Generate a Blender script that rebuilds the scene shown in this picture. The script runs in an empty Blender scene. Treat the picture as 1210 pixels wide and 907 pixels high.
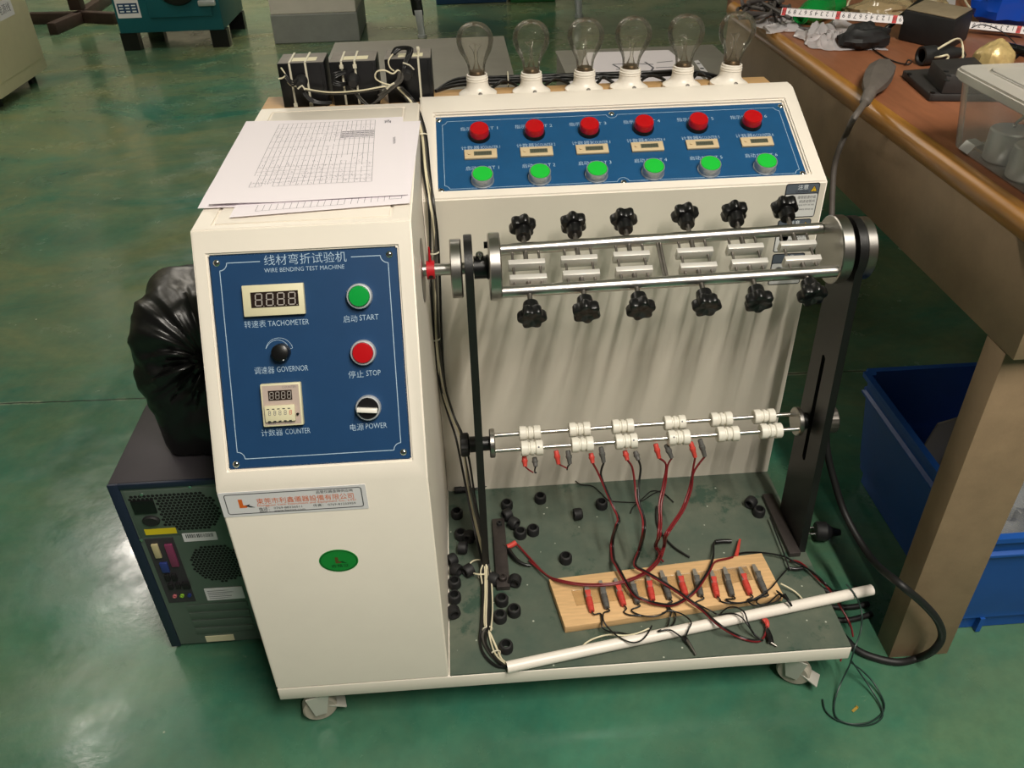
import bpy, bmesh, math, random
from mathutils import Vector, Matrix, Euler

S = bpy.context.scene
COL = S.collection
random.seed(7)
# ---------------------------------------------------------------- camera
FPX = 980.25                                   # focal length in pixels of the 1210 x 907 photograph
cam_data = bpy.data.cameras.new('camera')
cam_data.sensor_width = 36.0
cam_data.lens = FPX / 1210 * 36
cam_data.clip_start = 0.02
cam = bpy.data.objects.new('camera', cam_data)
COL.objects.link(cam)
cam.location = (0.33043, -0.79062, 1.20826)
cam.rotation_euler = Euler([math.radians(a) for a in (54.6632, 1.2144, -3.9396)], 'XYZ')
S.camera = cam
# ---------------------------------------------------------------- world
world = bpy.data.worlds.new('world')
S.world = world
world.use_nodes = True
world.node_tree.nodes['Background'].inputs[0].default_value = (1.0, 0.93, 0.82, 1)
world.node_tree.nodes['Background'].inputs[1].default_value = 0.06
# ---------------------------------------------------------------- ceiling tube lamps (each long in y), with two widened fills at the back
def tube_light(name, x, y, z, ln, wd, power, col=(1.0, 0.93, 0.83), up=False):
    l = bpy.data.lights.new(name, 'AREA')
    l.shape = 'RECTANGLE'; l.size = wd; l.size_y = ln; l.energy = power; l.color = col
    o = bpy.data.objects.new(name, l)
    COL.objects.link(o)
    o.location = (x, y, z)
    if up: o.rotation_euler = (math.pi, 0, 0)
    return o
tube_light('tube_lamp', 1.00, -1.40, 2.95, 1.7, 0.045, 78)
tube_light('tube_lamp', 1.60, -1.40, 2.95, 1.7, 0.045, 32)
tube_light('tube_lamp', -2.03, 3.2, 2.95, 0.7, 0.10, 15)
tube_light('tube_lamp', -1.9, 2.1, 2.95, 0.5, 0.10, 4)
tube_light('tube_lamp', -0.3, 3.9, 2.95, 1.6, 1.0, 11)  # unseen fill, widened past tube size to soften its floor glints
tube_light('tube_lamp', -1.2, 6.0, 2.95, 2.0, 1.6, 60)  # unseen fill panel, widened and boosted to brighten the far background
# added upward fills: ceiling bounce gives soft ambient light and reflections
for x, y, p in ((1.05, -1.6, 11), (-1.6, 2.6, 9), (-1.2, 5.6, 34)):
    tube_light('ceiling_bounce_fill', x, y, 2.85, 1.8, 0.5, p, up=True)
# ---------------------------------------------------------------- exposure
S.view_settings.view_transform = 'Standard'
S.view_settings.look = 'None'
S.view_settings.gamma = 1.0
S.view_settings.use_curve_mapping = False
S.view_settings.exposure = 0.15

# ---------------------------------------------------------------- measuring helpers: a sighting from the photograph met with a real plane
CAMR = cam.rotation_euler.to_matrix()
CAMC = Vector(cam.location)
def _ray(px, py): return CAMR @ Vector(((px - 605) / FPX, -(py - 453.5) / FPX, -1.0))
def OP(px, py, O, N):
    d = _ray(px, py); O = Vector(O); N = Vector(N)
    return CAMC + d * ((O - CAMC).dot(N) / d.dot(N))
def OX(px, py, x): return OP(px, py, (x, 0, 0), (1, 0, 0))
def OY(px, py, y): return OP(px, py, (0, y, 0), (0, 1, 0))
def OZ(px, py, z): return OP(px, py, (0, 0, z), (0, 0, 1))

# ---------------------------------------------------------------- materials
def lin(h):
    h = h.lstrip('#'); c = [int(h[i:i + 2], 16) / 255 for i in (0, 2, 4)]
    return tuple((v / 12.92 if v <= .04045 else ((v + .055) / 1.055) ** 2.4) for v in c) + (1,)
def mat(name, col, rough=.5, metal=0., var=.0, vscale=20., bump=.0, bscale=200., spec=.5, trans=0., emit=None, estr=1., stretch=None, coat=0.):
    m = bpy.data.materials.new(name); m.use_nodes = True
    nt = m.node_tree; b = nt.nodes['Principled BSDF']
    c = lin(col)
    b.inputs['Base Color'].default_value = c
    b.inputs['Roughness'].default_value = rough
    b.inputs['Metallic'].default_value = metal
    b.inputs['Specular IOR Level'].default_value = spec
    if trans: b.inputs['Transmission Weight'].default_value = trans
    if coat: b.inputs['Coat Weight'].default_value = coat; b.inputs['Coat Roughness'].default_value = .15
    if emit:
        b.inputs['Emission Color'].default_value = lin(emit); b.inputs['Emission Strength'].default_value = estr
    if var or bump:
        tc = nt.nodes.new('ShaderNodeTexCoord'); mp = nt.nodes.new('ShaderNodeMapping')
        nt.links.new(tc.outputs['Object'], mp.inputs[0])
        if stretch: mp.inputs['Scale'].default_value = stretch
    if var:
        n = nt.nodes.new('ShaderNodeTexNoise'); n.inputs['Scale'].default_value = vscale; n.inputs['Detail'].default_value = 5
        n.inputs['Roughness'].default_value = .65
        nt.links.new(mp.outputs[0], n.inputs['Vector'])
        r = nt.nodes.new('ShaderNodeValToRGB')
        r.color_ramp.elements[0].position = .3; r.color_ramp.elements[1].position = .7
        r.color_ramp.elements[0].color = tuple(max(0, v * (1 - var)) for v in c[:3]) + (1,)
        r.color_ramp.elements[1].color = tuple(min(1, v * (1 + var * .6)) for v in c[:3]) + (1,)
        nt.links.new(n.outputs['Fac'], r.inputs['Fac']); nt.links.new(r.outputs['Color'], b.inputs['Base Color'])
    if bump:
        n2 = nt.nodes.new('ShaderNodeTexNoise'); n2.inputs['Scale'].default_value = bscale; n2.inputs['Detail'].default_value = 3
        nt.links.new(mp.outputs[0], n2.inputs['Vector'])
        bp = nt.nodes.new('ShaderNodeBump'); bp.inputs['Strength'].default_value = bump; bp.inputs['Distance'].default_value = .002
        nt.links.new(n2.outputs['Fac'], bp.inputs['Height']); nt.links.new(bp.outputs[0], b.inputs['Normal'])
    return m
def clear_mat(name, tint, opac, rough=.05, gloss=1.0, ior=1.45):
    """thin clear sheet: see-through, with a fresnel gloss and a little haze of its own colour"""
    m = bpy.data.materials.new(name); m.use_nodes = True
    nt = m.node_tree; nt.nodes.clear(); N = nt.nodes.new
    out = N('ShaderNodeOutputMaterial'); tr = N('ShaderNodeBsdfTransparent'); gl = N('ShaderNodeBsdfGlossy'); df = N('ShaderNodeBsdfDiffuse')
    fr = N('ShaderNodeFresnel'); fr.inputs[0].default_value = ior
    mu = N('ShaderNodeMath'); mu.operation = 'MULTIPLY'; mu.inputs[1].default_value = gloss
    m1 = N('ShaderNodeMixShader'); m2 = N('ShaderNodeMixShader')
    gl.inputs['Roughness'].default_value = rough
    df.inputs['Color'].default_value = lin(tint); tr.inputs['Color'].default_value = (.97, .97, .95, 1)
    m1.inputs[0].default_value = opac
    L = nt.links.new
    L(tr.outputs[0], m1.inputs[1]); L(df.outputs[0], m1.inputs[2]); L(fr.outputs[0], mu.inputs[0]); L(mu.outputs[0], m2.inputs[0])
    L(m1.outputs[0], m2.inputs[1]); L(gl.outputs[0], m2.inputs[2]); L(m2.outputs[0], out.inputs[0])
    return m
M = {}
M['cream'] = mat('cream_enamel', '#EDE5D8', .42, var=.03, vscale=9, bump=.05, bscale=700)
M['housing'] = mat('pale_grey_enamel', '#DAD3C4', .45, var=.03, vscale=7, bump=.05, bscale=700)
M['blue'] = mat('blue_panel_film', '#173F68', .4, var=.05, vscale=30)
M['blue2'] = mat('blue_counter_film', '#1E527E', .3, var=.06, vscale=30)
M['print'] = mat('pale_blue_print', '#AFC6D9', .5)
M['printw'] = mat('white_print', '#E8EDF0', .5)
M['steel'] = mat('turned_steel', '#B9B6B1', .28, 1, var=.08, vscale=60, stretch=(1, 20, 20))
M['rodsteel'] = mat('ground_rod_steel', '#CFCBC6', .3, 1, var=.05, vscale=90, stretch=(40, 1, 1))
M['chrome'] = mat('bright_chrome', '#D8D8D6', .12, 1)
M['dullsteel'] = mat('dull_steel', '#8C8781', .45, 1, var=.15, vscale=80)
M['btnring'] = mat('satin_button_ring', '#A9B0B6', .4, .6)
M['bezel'] = mat('silver_button_bezel', '#CDD1D4', .35, .5)
M['alu'] = mat('white_anodised_jaw', '#D9D6CF', .42, .35)
M['blackpl'] = mat('black_plastic', '#111112', .32, var=.2, vscale=50)
M['blackmat'] = mat('black_matt_plastic', '#1B1B1C', .6, var=.2, vscale=80)
M['blacksteel'] = mat('black_oxide_steel', '#181818', .34, .0, var=.15, vscale=30, bump=.08, bscale=400)
M['foot'] = mat('brown_black_steel', '#4B4543', .45, .6, var=.25, vscale=40)
M['rubber'] = mat('black_rubber', '#161616', .55, var=.1)
M['white_pl'] = mat('white_plastic', '#EDE9DF', .35, var=.02)
M['nylon'] = mat('white_nylon', '#E6E2D5', .4, var=.04, vscale=80)
M['red_lens'] = mat('red_lens', '#B80D15', .25, coat=.3)
M['green_lens'] = mat('green_lens', '#0E9A3E', .22)
M['green_cap'] = mat('green_push_cap', '#1DBE3B', .35)
M['ivory'] = mat('ivory_plastic', '#DCD5B2', .5, var=.03)
M['tan'] = mat('beige_plastic', '#CDB893', .5)
M['lcd'] = mat('lcd_grey', '#5E6152', .3)
M['lcdseg'] = mat('lcd_dark', '#30332B', .4)
M['screen'] = mat('smoked_window', '#2A211D', .15)
M['seg'] = mat('unlit_segment', '#A8A09A', .5)
M['pinkgrey'] = mat('pinkish_grey_face', '#B9A79C', .5)
M['darkprint'] = mat('dark_print', '#26282E', .6)
M['redprint'] = mat('red_print', '#C43A3A', .6)
M['orange'] = mat('orange_print', '#E06A1E', .6)
M['sticker'] = mat('sticker_white', '#E6E3E6', .4)
M['passgreen'] = mat('sticker_green', '#128A34', .45)
M['passdark'] = mat('sticker_dark_green', '#0A3F18', .5)
M['passbrown'] = mat('sticker_brown', '#5A4A1E', .5)
M['warngrey'] = mat('sticker_slate', '#59616B', .45)
M['warnwhite'] = mat('sticker_pale', '#D6D6D4', .45)
M['yellow'] = mat('sticker_yellow', '#E5B92A', .45)
M['redpaint'] = mat('red_paint', '#B41420', .4)
M['redpl'] = mat('red_rubber', '#C8443A', .5, var=.08, vscale=60)
M['greypl'] = mat('dark_grey_rubber', '#595855', .55, var=.1, vscale=60)
M['wire_red'] = mat('red_wire', '#74191F', .4)
M['wire_blk'] = mat('black_wire', '#141414', .42)
M['wire_cream'] = mat('cream_wire', '#DCD3B4', .5)
M['wire_grey'] = mat('grey_wire', '#4E4B46', .5)
M['wire_clear'] = mat('dark_green_wire', '#20342F', .4)
M['tie'] = mat('nylon_tie', '#D8D2BC', .5)
M['paper'] = mat('paper', '#F1EAEF', .7)
M['ink'] = mat('ink_grey', '#6C6A73', .8)
M['inklt'] = mat('ink_light', '#A9A4AE', .8)
M['pvc'] = mat('white_pvc', '#EFE7DC', .35, var=.03, vscale=30)
M['castwheel'] = mat('caster_rubber', '#A7A092', .5, var=.15, vscale=40)
M['castwhite'] = mat('caster_zinc', '#C9C6BD', .35, .4)
# ---------------------------------------------------------------- mesh builder
def basis(d):
    d = Vector(d).normalized()
    a = Vector((0, 0, 1)) if abs(d.z) < .9 else Vector((1, 0, 0))
    u = d.cross(a).normalized(); v = d.cross(u).normalized()
    return u, v, d
def smooth_path(pts, n=6):
    P = [Vector(p) for p in pts]
    if len(P) < 3 or n <= 1: return P
    out = []
    for i in range(len(P) - 1):
        p0 = P[max(i - 1, 0)]; p1 = P[i]; p2 = P[i + 1]; p3 = P[min(i + 2, len(P) - 1)]
        for k in range(n):
            t = k / n
            out.append(.5 * ((2 * p1) + (p2 - p0) * t + (2 * p0 - 5 * p1 + 4 * p2 - p3) * t * t + (3 * p1 - p0 - 3 * p2 + p3) * t ** 3))
    out.append(P[-1])
    return out
class Fr:
    """a flat frame: origin, two axes in the face and its normal"""
    def __init__(s, O, U, V):
        s.O = Vector(O); s.U = Vector(U).normalized(); s.V = Vector(V).normalized(); s.N = s.U.cross(s.V).normalized()
    def at(s, u, v, n=0.): return s.O + s.U * u + s.V * v + s.N * n
    def uv(s, px, py, n=0.):
        P = OP(px, py, s.at(0, 0, n), s.N) - s.O
        return P.dot(s.U), P.dot(s.V)
class MB:
    def __init__(s): s.bm = bmesh.new()
    def face(s, pts, mi=0):
        vs = [s.bm.verts.new(p) for p in pts]
        try:
            f = s.bm.faces.new(vs); f.material_index = mi; return f
        except ValueError: return None
    def raw(s, verts, faces, mi=0):
        vs = [s.bm.verts.new(v) for v in verts]; fs = []
        for f in faces:
            try:
                q = s.bm.faces.new([vs[i] for i in f]); q.material_index = mi; fs.append(q)
            except ValueError: pass
        return vs, fs
    def hexa(s, c, mi=0, bev=0., seg=2):
        """c: 8 corners, bottom ring then top ring"""
        vs, fs = s.raw(c, [(3, 2, 1, 0), (4, 5, 6, 7), (0, 1, 5, 4), (1, 2, 6, 5), (2, 3, 7, 6), (3, 0, 4, 7)], mi)
        bmesh.ops.recalc_face_normals(s.bm, faces=fs)
        if bev:
            es = set(e for f in fs for e in f.edges)
            r = bmesh.ops.bevel(s.bm, geom=list(es), offset=bev, segments=seg, affect='EDGES', profile=.5)
            for f in r['faces']: f.material_index = mi
    def box(s, lo, hi, mi=0, bev=0., fr=None, seg=2):
        (a, b, c), (d, e, f) = lo, hi
        P = [(a, b, c), (d, b, c), (d, e, c), (a, e, c), (a, b, f), (d, b, f), (d, e, f), (a, e, f)]
        if fr is not None: P = [fr.at(*p) for p in P]
        s.hexa(P, mi, bev, seg)
    def cyl(s, p0, p1, r0, r1=None, seg=16, mi=0, cap=True):
        r1 = r0 if r1 is None else r1
        h = (Vector(p1) - Vector(p0)).length
        s.lathe([(0, 0)] * cap + [(r0, 0), (r1, h)] + [(0, h)] * cap, p0, Vector(p1) - Vector(p0), seg, mi)
    def lathe(s, prof, p0, ax, seg=20, mi=0, sx=1., sy=1., U=None, fn=None, ph=0.):
        u, v, d = basis(ax); p0 = Vector(p0)
        if U is not None:
            u = Vector(U).normalized(); v = d.cross(u)
        rings = []
        for (r, h) in prof:
            if r <= 1e-7: rings.append([s.bm.verts.new(p0 + d * h)])
            else:
                ring = []
                for k in range(seg):
                    a = ph + 2 * math.pi * k / seg
                    rr = r * (fn(a, h) if fn else 1)
                    ring.append(s.bm.verts.new(p0 + d * h + u * (rr * sx * math.cos(a)) + v * (rr * sy * math.sin(a))))
                rings.append(ring)
        fs = []
        for A, B in zip(rings, rings[1:]):
            if len(A) == 1 and len(B) == 1: continue
            for k in range(seg):
                j = (k + 1) % seg
                if len(A) == 1: q = [A[0], B[j], B[k]]
                elif len(B) == 1: q = [A[k], A[j], B[0]]
                else: q = [A[k], A[j], B[j], B[k]]
                f = s.bm.faces.new(q); f.material_index = mi; fs.append(f)
        bmesh.ops.recalc_face_normals(s.bm, faces=fs)
    def tube(s, pts, r, seg=6, mi=0, n=6, r1=None):
        P = smooth_path(pts, n); m = len(P); rings = []; u = None
        for i, p in enumerate(P):
            t = (P[min(i + 1, m - 1)] - P[max(i - 1, 0)])
            if t.length < 1e-9: t = Vector((0, 0, 1))
            t.normalize()
            if u is None: u = basis(t)[0]
            u = (u - t * u.dot(t))
            if u.length < 1e-6: u = basis(t)[0]
            u.normalize(); v = t.cross(u)
            rr = r if r1 is None else r + (r1 - r) * i / (m - 1)
            rings.append([s.bm.verts.new(p + (u * math.cos(2 * math.pi * k / seg) + v * math.sin(2 * math.pi * k / seg)) * rr) for k in range(seg)])
        for A, B in zip(rings, rings[1:]):
            for k in range(seg):
                f = s.bm.faces.new([A[k], A[(k + 1) % seg], B[(k + 1) % seg], B[k]]); f.material_index = mi
        f = s.bm.faces.new(rings[0][::-1]); f.material_index = mi
        f = s.bm.faces.new(rings[-1]); f.material_index = mi
    def prism(s, poly, fr, n0, n1, mi=0, bev=0.):
        k = len(poly)
        vs, fs = s.raw([fr.at(u, v, n0) for u, v in poly] + [fr.at(u, v, n1) for u, v in poly],
                       [tuple(range(k))[::-1], tuple(range(k, 2 * k))] + [(i, (i + 1) % k, k + (i + 1) % k, k + i) for i in range(k)], mi)
        bmesh.ops.recalc_face_normals(s.bm, faces=fs)
        if bev:
            r = bmesh.ops.bevel(s.bm, geom=list(set(e for f in fs[:2] for e in f.edges)), offset=bev, segments=2, affect='EDGES')
            for f in r['faces']: f.material_index = mi
    def flat(s, poly, fr, n=0., mi=0): s.face([fr.at(u, v, n) for u, v in poly], mi)
    def line(s, pts, w, fr, n=0., mi=0):
        for (a, b), (c, d) in zip(pts, pts[1:]):
            l = math.hypot(c - a, d - b)
            if l < 1e-9: continue
            x, y = -(d - b) / l * w / 2, (c - a) / l * w / 2
            s.flat([(a - x, b - y), (c - x, d - y), (c + x, d + y), (a + x, b + y)], fr, n, mi)
    def sphere(s, c, r, seg=16, rings=10, mi=0, sc=(1, 1, 1)):
        prof = [(r * math.sin(math.pi * i / rings), -r * math.cos(math.pi * i / rings)) for i in range(rings + 1)]
        prof[0] = (0, -r); prof[-1] = (0, r)
        s.lathe([(a * sc[0], h * sc[2]) for a, h in prof], c, (0, 0, 1), seg, mi)
    def text(s, body, fr, u, v, em, mi=0, n=0., fit=None, align='LEFT', sy=1., thin=0.):
        """flat lettering on a frame; fit = wanted width"""
        cu = bpy.data.curves.new('t', 'FONT'); cu.body = body; cu.size = 1.; cu.resolution_u = 2; cu.offset = thin
        o = bpy.data.objects.new('t', cu); COL.objects.link(o)
        bpy.context.view_layer.update()
        me = bpy.data.meshes.new_from_object(o.evaluated_get(bpy.context.evaluated_depsgraph_get()))
        bpy.data.objects.remove(o); bpy.data.curves.remove(cu)
        if len(me.vertices):
            xs = [p.co.x for p in me.vertices]; x0 = min(xs); w = max(xs) - x0
            k = (fit / w) if fit else em
            off = {'LEFT': 0, 'CENTER': -w * k / 2, 'RIGHT': -w * k}[align]
            s.raw([fr.at(u + off + (p.co.x - x0) * k, v + p.co.y * em * sy, n) for p in me.vertices], [tuple(f.vertices) for f in me.polygons], mi)
        bpy.data.meshes.remove(me)
    def build(s, name, mats, parent=None, angle=35, smooth=True, weld=False):
        if weld: bmesh.ops.remove_doubles(s.bm, verts=s.bm.verts, dist=1e-5)
        if not isinstance(mats, (list, tuple)): mats = [mats]
        me = bpy.data.meshes.new(name)
        if parent is not None:
            r = parent
            while r.parent is not None: r = r.parent
            s.bm.transform(Matrix.LocRotScale(r.location, r.rotation_euler, None).inverted())
        s.bm.to_mesh(me); s.bm.free()
        for m in mats: me.materials.append(m)
        if smooth:
            me.shade_smooth(); me.set_sharp_from_angle(angle=math.radians(angle))
        o = bpy.data.objects.new(name, me); COL.objects.link(o)
        if parent is not None: o.parent = parent
        return o
def tag(o, label=None, cat=None, group=None, kind=None):
    if label: o['label'] = label
    if cat: o['category'] = cat
    if group: o['group'] = group
    if kind: o['kind'] = kind
    return o
def thing(name, label, cat, loc=(0, 0, 0), rot=(0, 0, 0), group=None):
    o = bpy.data.objects.new(name, None); o.empty_display_size = .02; COL.objects.link(o)
    o.location = loc; o.rotation_euler = rot
    return tag(o, label, cat, group)
def recentre(o):
    """give a one-mesh thing its origin at the foot of its own bounds"""
    vs = [v.co for v in o.data.vertices]
    c = Vector(((min(v.x for v in vs) + max(v.x for v in vs)) / 2, (min(v.y for v in vs) + max(v.y for v in vs)) / 2, min(v.z for v in vs)))
    o.data.transform(Matrix.Translation(-c)); o.location = c
    return o
def dup(o, parent=None):
    c = o.copy(); COL.objects.link(c)
    if parent is not None: c.parent = parent
    for ch in list(o.children): dup(ch, c)
    return c
def part(name, mats, parent, f, label=None, **kw):
    m = MB(); f(m); o = m.build(name, mats, parent, **kw)
    if label: o['label'] = label
    return o
# ================================================================ SETTING
def floor_material():
    m = bpy.data.materials.new('green_epoxy_floor'); m.use_nodes = True
    nt = m.node_tree; b = nt.nodes['Principled BSDF']; N = nt.nodes.new; L = nt.links.new
    tc = N('ShaderNodeTexCoord')
    def noise(scale, detail=6, rough=.6, stretch=None, dist=0):
        mp = N('ShaderNodeMapping'); L(tc.outputs['Object'], mp.inputs[0])
        if stretch: mp.inputs['Scale'].default_value = stretch
        n = N('ShaderNodeTexNoise'); n.inputs['Scale'].default_value = scale; n.inputs['Detail'].default_value = detail
        n.inputs['Roughness'].default_value = rough; n.inputs['Distortion'].default_value = dist
        L(mp.outputs[0], n.inputs['Vector']); return n.outputs['Fac']
    def ramp(x, p0, p1, a=(0, 0, 0, 1), c=(1, 1, 1, 1)):
        r = N('ShaderNodeValToRGB'); e = r.color_ramp.elements
        e[0].position = p0; e[1].position = p1; e[0].color = a; e[1].color = c
        L(x, r.inputs[0]); return r.outputs[0]
    def mix(f, a, c):
        q = N('ShaderNodeMix'); q.data_type = 'RGBA'
        L(f, q.inputs[0])
        for s, v in ((6, a), (7, c)):
            if isinstance(v, tuple): q.inputs[s].default_value = v
            else: L(v, q.inputs[s])
        return q.outputs[2]
    base = ramp(noise(3.0, 7, .62), .3, .72, lin('#22594A'), lin('#3B7A63'))
    grime_sheen = ramp(noise(1.3, 8, .68, (1, 1.6, 1), .6), .35, .66)
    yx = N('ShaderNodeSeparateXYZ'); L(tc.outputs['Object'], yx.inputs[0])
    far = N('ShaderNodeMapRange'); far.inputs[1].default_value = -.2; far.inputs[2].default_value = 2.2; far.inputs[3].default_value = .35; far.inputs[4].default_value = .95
    L(yx.outputs[1], far.inputs[0])                                   # real dirt, strengthened with distance to paint in the floor's warm reflection
    gm = N('ShaderNodeMath'); gm.operation = 'MULTIPLY'; L(far.outputs[0], gm.inputs[1]); L(grime_sheen, gm.inputs[0])
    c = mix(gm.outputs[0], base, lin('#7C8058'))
    fine = ramp(noise(28, 6, .7), .35, .75)
    fm = N('ShaderNodeMath'); fm.operation = 'MULTIPLY'; fm.inputs[1].default_value = .22; L(fine, fm.inputs[0])
    c = mix(fm.outputs[0], c, lin('#17352C'))
    # pale scuffs: thin, stretched
    sc = ramp(noise(7, 10, .78, (1, 3.2, 1), 1.2), .66, .72)
    sm = N('ShaderNodeMath'); sm.operation = 'MULTIPLY'; sm.inputs[1].default_value = .38; L(sc, sm.inputs[0])
    c = mix(sm.outputs[0], c, lin('#9DA68C'))
    # specks
    v = N('ShaderNodeTexVoronoi'); v.inputs['Scale'].default_value = 9; L(tc.outputs['Object'], v.inputs['Vector'])
    sp = ramp(v.outputs['Distance'], .018, .03, (1, 1, 1, 1), (0, 0, 0, 1))
    c = mix(sp, c, lin('#C9CBB4'))
    # the poured floor's joint and its pale crumbled edge
    sx = N('ShaderNodeSeparateXYZ'); L(tc.outputs['Object'], sx.inputs[0])
    wob = noise(14, 4, .6)
    a1 = N('ShaderNodeMath'); a1.operation = 'MULTIPLY_ADD'; a1.inputs[1].default_value = .012; a1.inputs[2].default_value = -.006; L(wob, a1.inputs[0])
    a2 = N('ShaderNodeMath'); a2.operation = 'MULTIPLY_ADD'; a2.inputs[1].default_value = .033; L(sx.outputs[0], a2.inputs[0]); L(sx.outputs[1], a2.inputs[2])
    a3 = N('ShaderNodeMath'); a3.operation = 'ADD'; L(a2.outputs[0], a3.inputs[0]); L(a1.outputs[0], a3.inputs[1])
    a4 = N('ShaderNodeMath'); a4.operation = 'SUBTRACT'; a4.inputs[1].default_value = .924; L(a3.outputs[0], a4.inputs[0])
    a5 = N('ShaderNodeMath'); a5.operation = 'ABSOLUTE'; L(a4.outputs[0], a5.inputs[0])
    j1 = ramp(a5.outputs[0], .003, .008, (1, 1, 1, 1), (0, 0, 0, 1))
    jm = N('ShaderNodeMath'); jm.operation = 'MULTIPLY'; L(j1, jm.inputs[0]); L(ramp(noise(6, 5, .7), .45, .6), jm.inputs[1])
    c = mix(jm.outputs[0], c, lin('#9AA08A'))
    j2 = ramp(a5.outputs[0], .0012, .0022, (1, 1, 1, 1), (0, 0, 0, 1))
    c = mix(j2, c, lin('#12211C'))
    L(c, b.inputs['Base Color'])
    rr = ramp(noise(5, 6, .65), .35, .7, (.10, .10, .10, 1), (.34, .34, .34, 1))
    L(rr, b.inputs['Roughness'])
    bp = N('ShaderNodeBump'); bp.inputs['Strength'].default_value = .12; bp.inputs['Distance'].default_value = .004
    L(noise(16, 5, .6), bp.inputs['Height']); L(bp.outputs[0], b.inputs['Normal'])
    return m
def structure(name, f, m):
    q = MB(); f(q); return tag(q.build(name, m, smooth=False), kind='structure')
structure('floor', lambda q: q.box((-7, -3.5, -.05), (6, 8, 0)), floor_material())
M['wall'] = mat('painted_wall', '#CFC8B4', .7, var=.04, vscale=3)
structure('ceiling', lambda q: q.box((-7, -3.5, 3.4), (6, 8, 3.5)), mat('white_ceiling', '#E9E4DA', .8))
structure('wall_back', lambda q: q.box((-7, 8, -.05), (6, 8.15, 3.4)), M['wall'])
structure('wall_right', lambda q: q.box((6, -3.5, -.05), (6.15, 8.15, 3.4)), M['wall'])
structure('wall_left', lambda q: q.box((-7.15, -3.5, -.05), (-7, 8.15, 3.4)), M['wall'])

# ================================================================ WIRE BENDING TEST MACHINE
ZB, ZM = .072, .1024           # underside of the base, top of the mat
W, XC = .90, .2638             # machine width, right side of the control cabinet
YP, ZH, YT, ZT = .4177, .705, .6228, .7948
mach = thing('wire_bending_machine', 'cream wire bending test machine on casters with blue control panels and black star knobs', 'machine', (.45, .3, 0))
def recess(q, fr, o, i, d, mi=0):
    """a rectangular face o=(u0,v0,u1,v1) with a pocket i sunk by d (pocket left open at the bottom for the plate)"""
    a = [(o[0], o[1]), (o[2], o[1]), (o[2], o[3]), (o[0], o[3])]; b = [(i[0], i[1]), (i[2], i[1]), (i[2], i[3]), (i[0], i[3])]
    for k in range(4):
        j = (k + 1) % 4
        q.flat([a[k], a[j], b[j], b[k]], fr, 0, mi)
        q.face([fr.at(*b[k], 0), fr.at(*b[j], 0), fr.at(*b[j], -d), fr.at(*b[k], -d)], mi)
    q.face([fr.at(*p, -d) for p in b], mi)
part('base_frame', M['cream'], mach, lambda q: q.box((0, 0, ZB), (W, .625, .0995), bev=.002))
def mat_material():
    m = bpy.data.materials.new('green_bench_mat'); m.use_nodes = True
    nt = m.node_tree; b = nt.nodes['Principled BSDF']; N = nt.nodes.new; L = nt.links.new
    tc = N('ShaderNodeTexCoord')
    def ramp(scale, p0, p1, detail=6, rough=.65):
        n = N('ShaderNodeTexNoise'); n.inputs['Scale'].default_value = scale; n.inputs['Detail'].default_value = detail; n.inputs['Roughness'].default_value = rough
        L(tc.outputs['Object'], n.inputs['Vector']); r = N('ShaderNodeValToRGB')
        r.color_ramp.elements[0].position = p0; r.color_ramp.elements[1].position = p1
        L(n.outputs['Fac'], r.inputs[0]); return r.outputs[0]
    def mix(f, a, c, k):
        mu = N('ShaderNodeMath'); mu.operation = 'MULTIPLY'; mu.inputs[1].default_value = k; L(f, mu.inputs[0])
        q = N('ShaderNodeMix'); q.data_type = 'RGBA'; L(mu.outputs[0], q.inputs[0])
        for s, v in ((6, a), (7, c)):
            if isinstance(v, tuple): q.inputs[s].default_value = v
            else: L(v, q.inputs[s])
        return q.outputs[2]
    c = mix(ramp(7, .35, .68), lin('#4A5A4F'), lin('#646A5C'), 1.)
    c = mix(ramp(11, .56, .62, 8, .7), c, lin('#27483A'), .8)
    c = mix(ramp(45, .3, .75), c, lin('#39463E'), .35)
    v = N('ShaderNodeTexVoronoi'); v.inputs['Scale'].default_value = 38; L(tc.outputs['Object'], v.inputs['Vector'])
    r = N('ShaderNodeValToRGB'); r.color_ramp.elements[0].position = .05; r.color_ramp.elements[1].position = .075
    r.color_ramp.elements[0].color = (1, 1, 1, 1); r.color_ramp.elements[1].color = (0, 0, 0, 1); L(v.outputs['Distance'], r.inputs[0])
    c = mix(r.outputs[0], c, lin('#C9CDBE'), .7)
    L(c, b.inputs['Base Color']); b.inputs['Roughness'].default_value = .5
    return m
M['mat'] = mat_material()
def f(q): q.box((XC + .002, .0015, .0995), (W - .0015, YP + .004, ZM))
part('bench_mat', M['mat'], mach, f)
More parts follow.
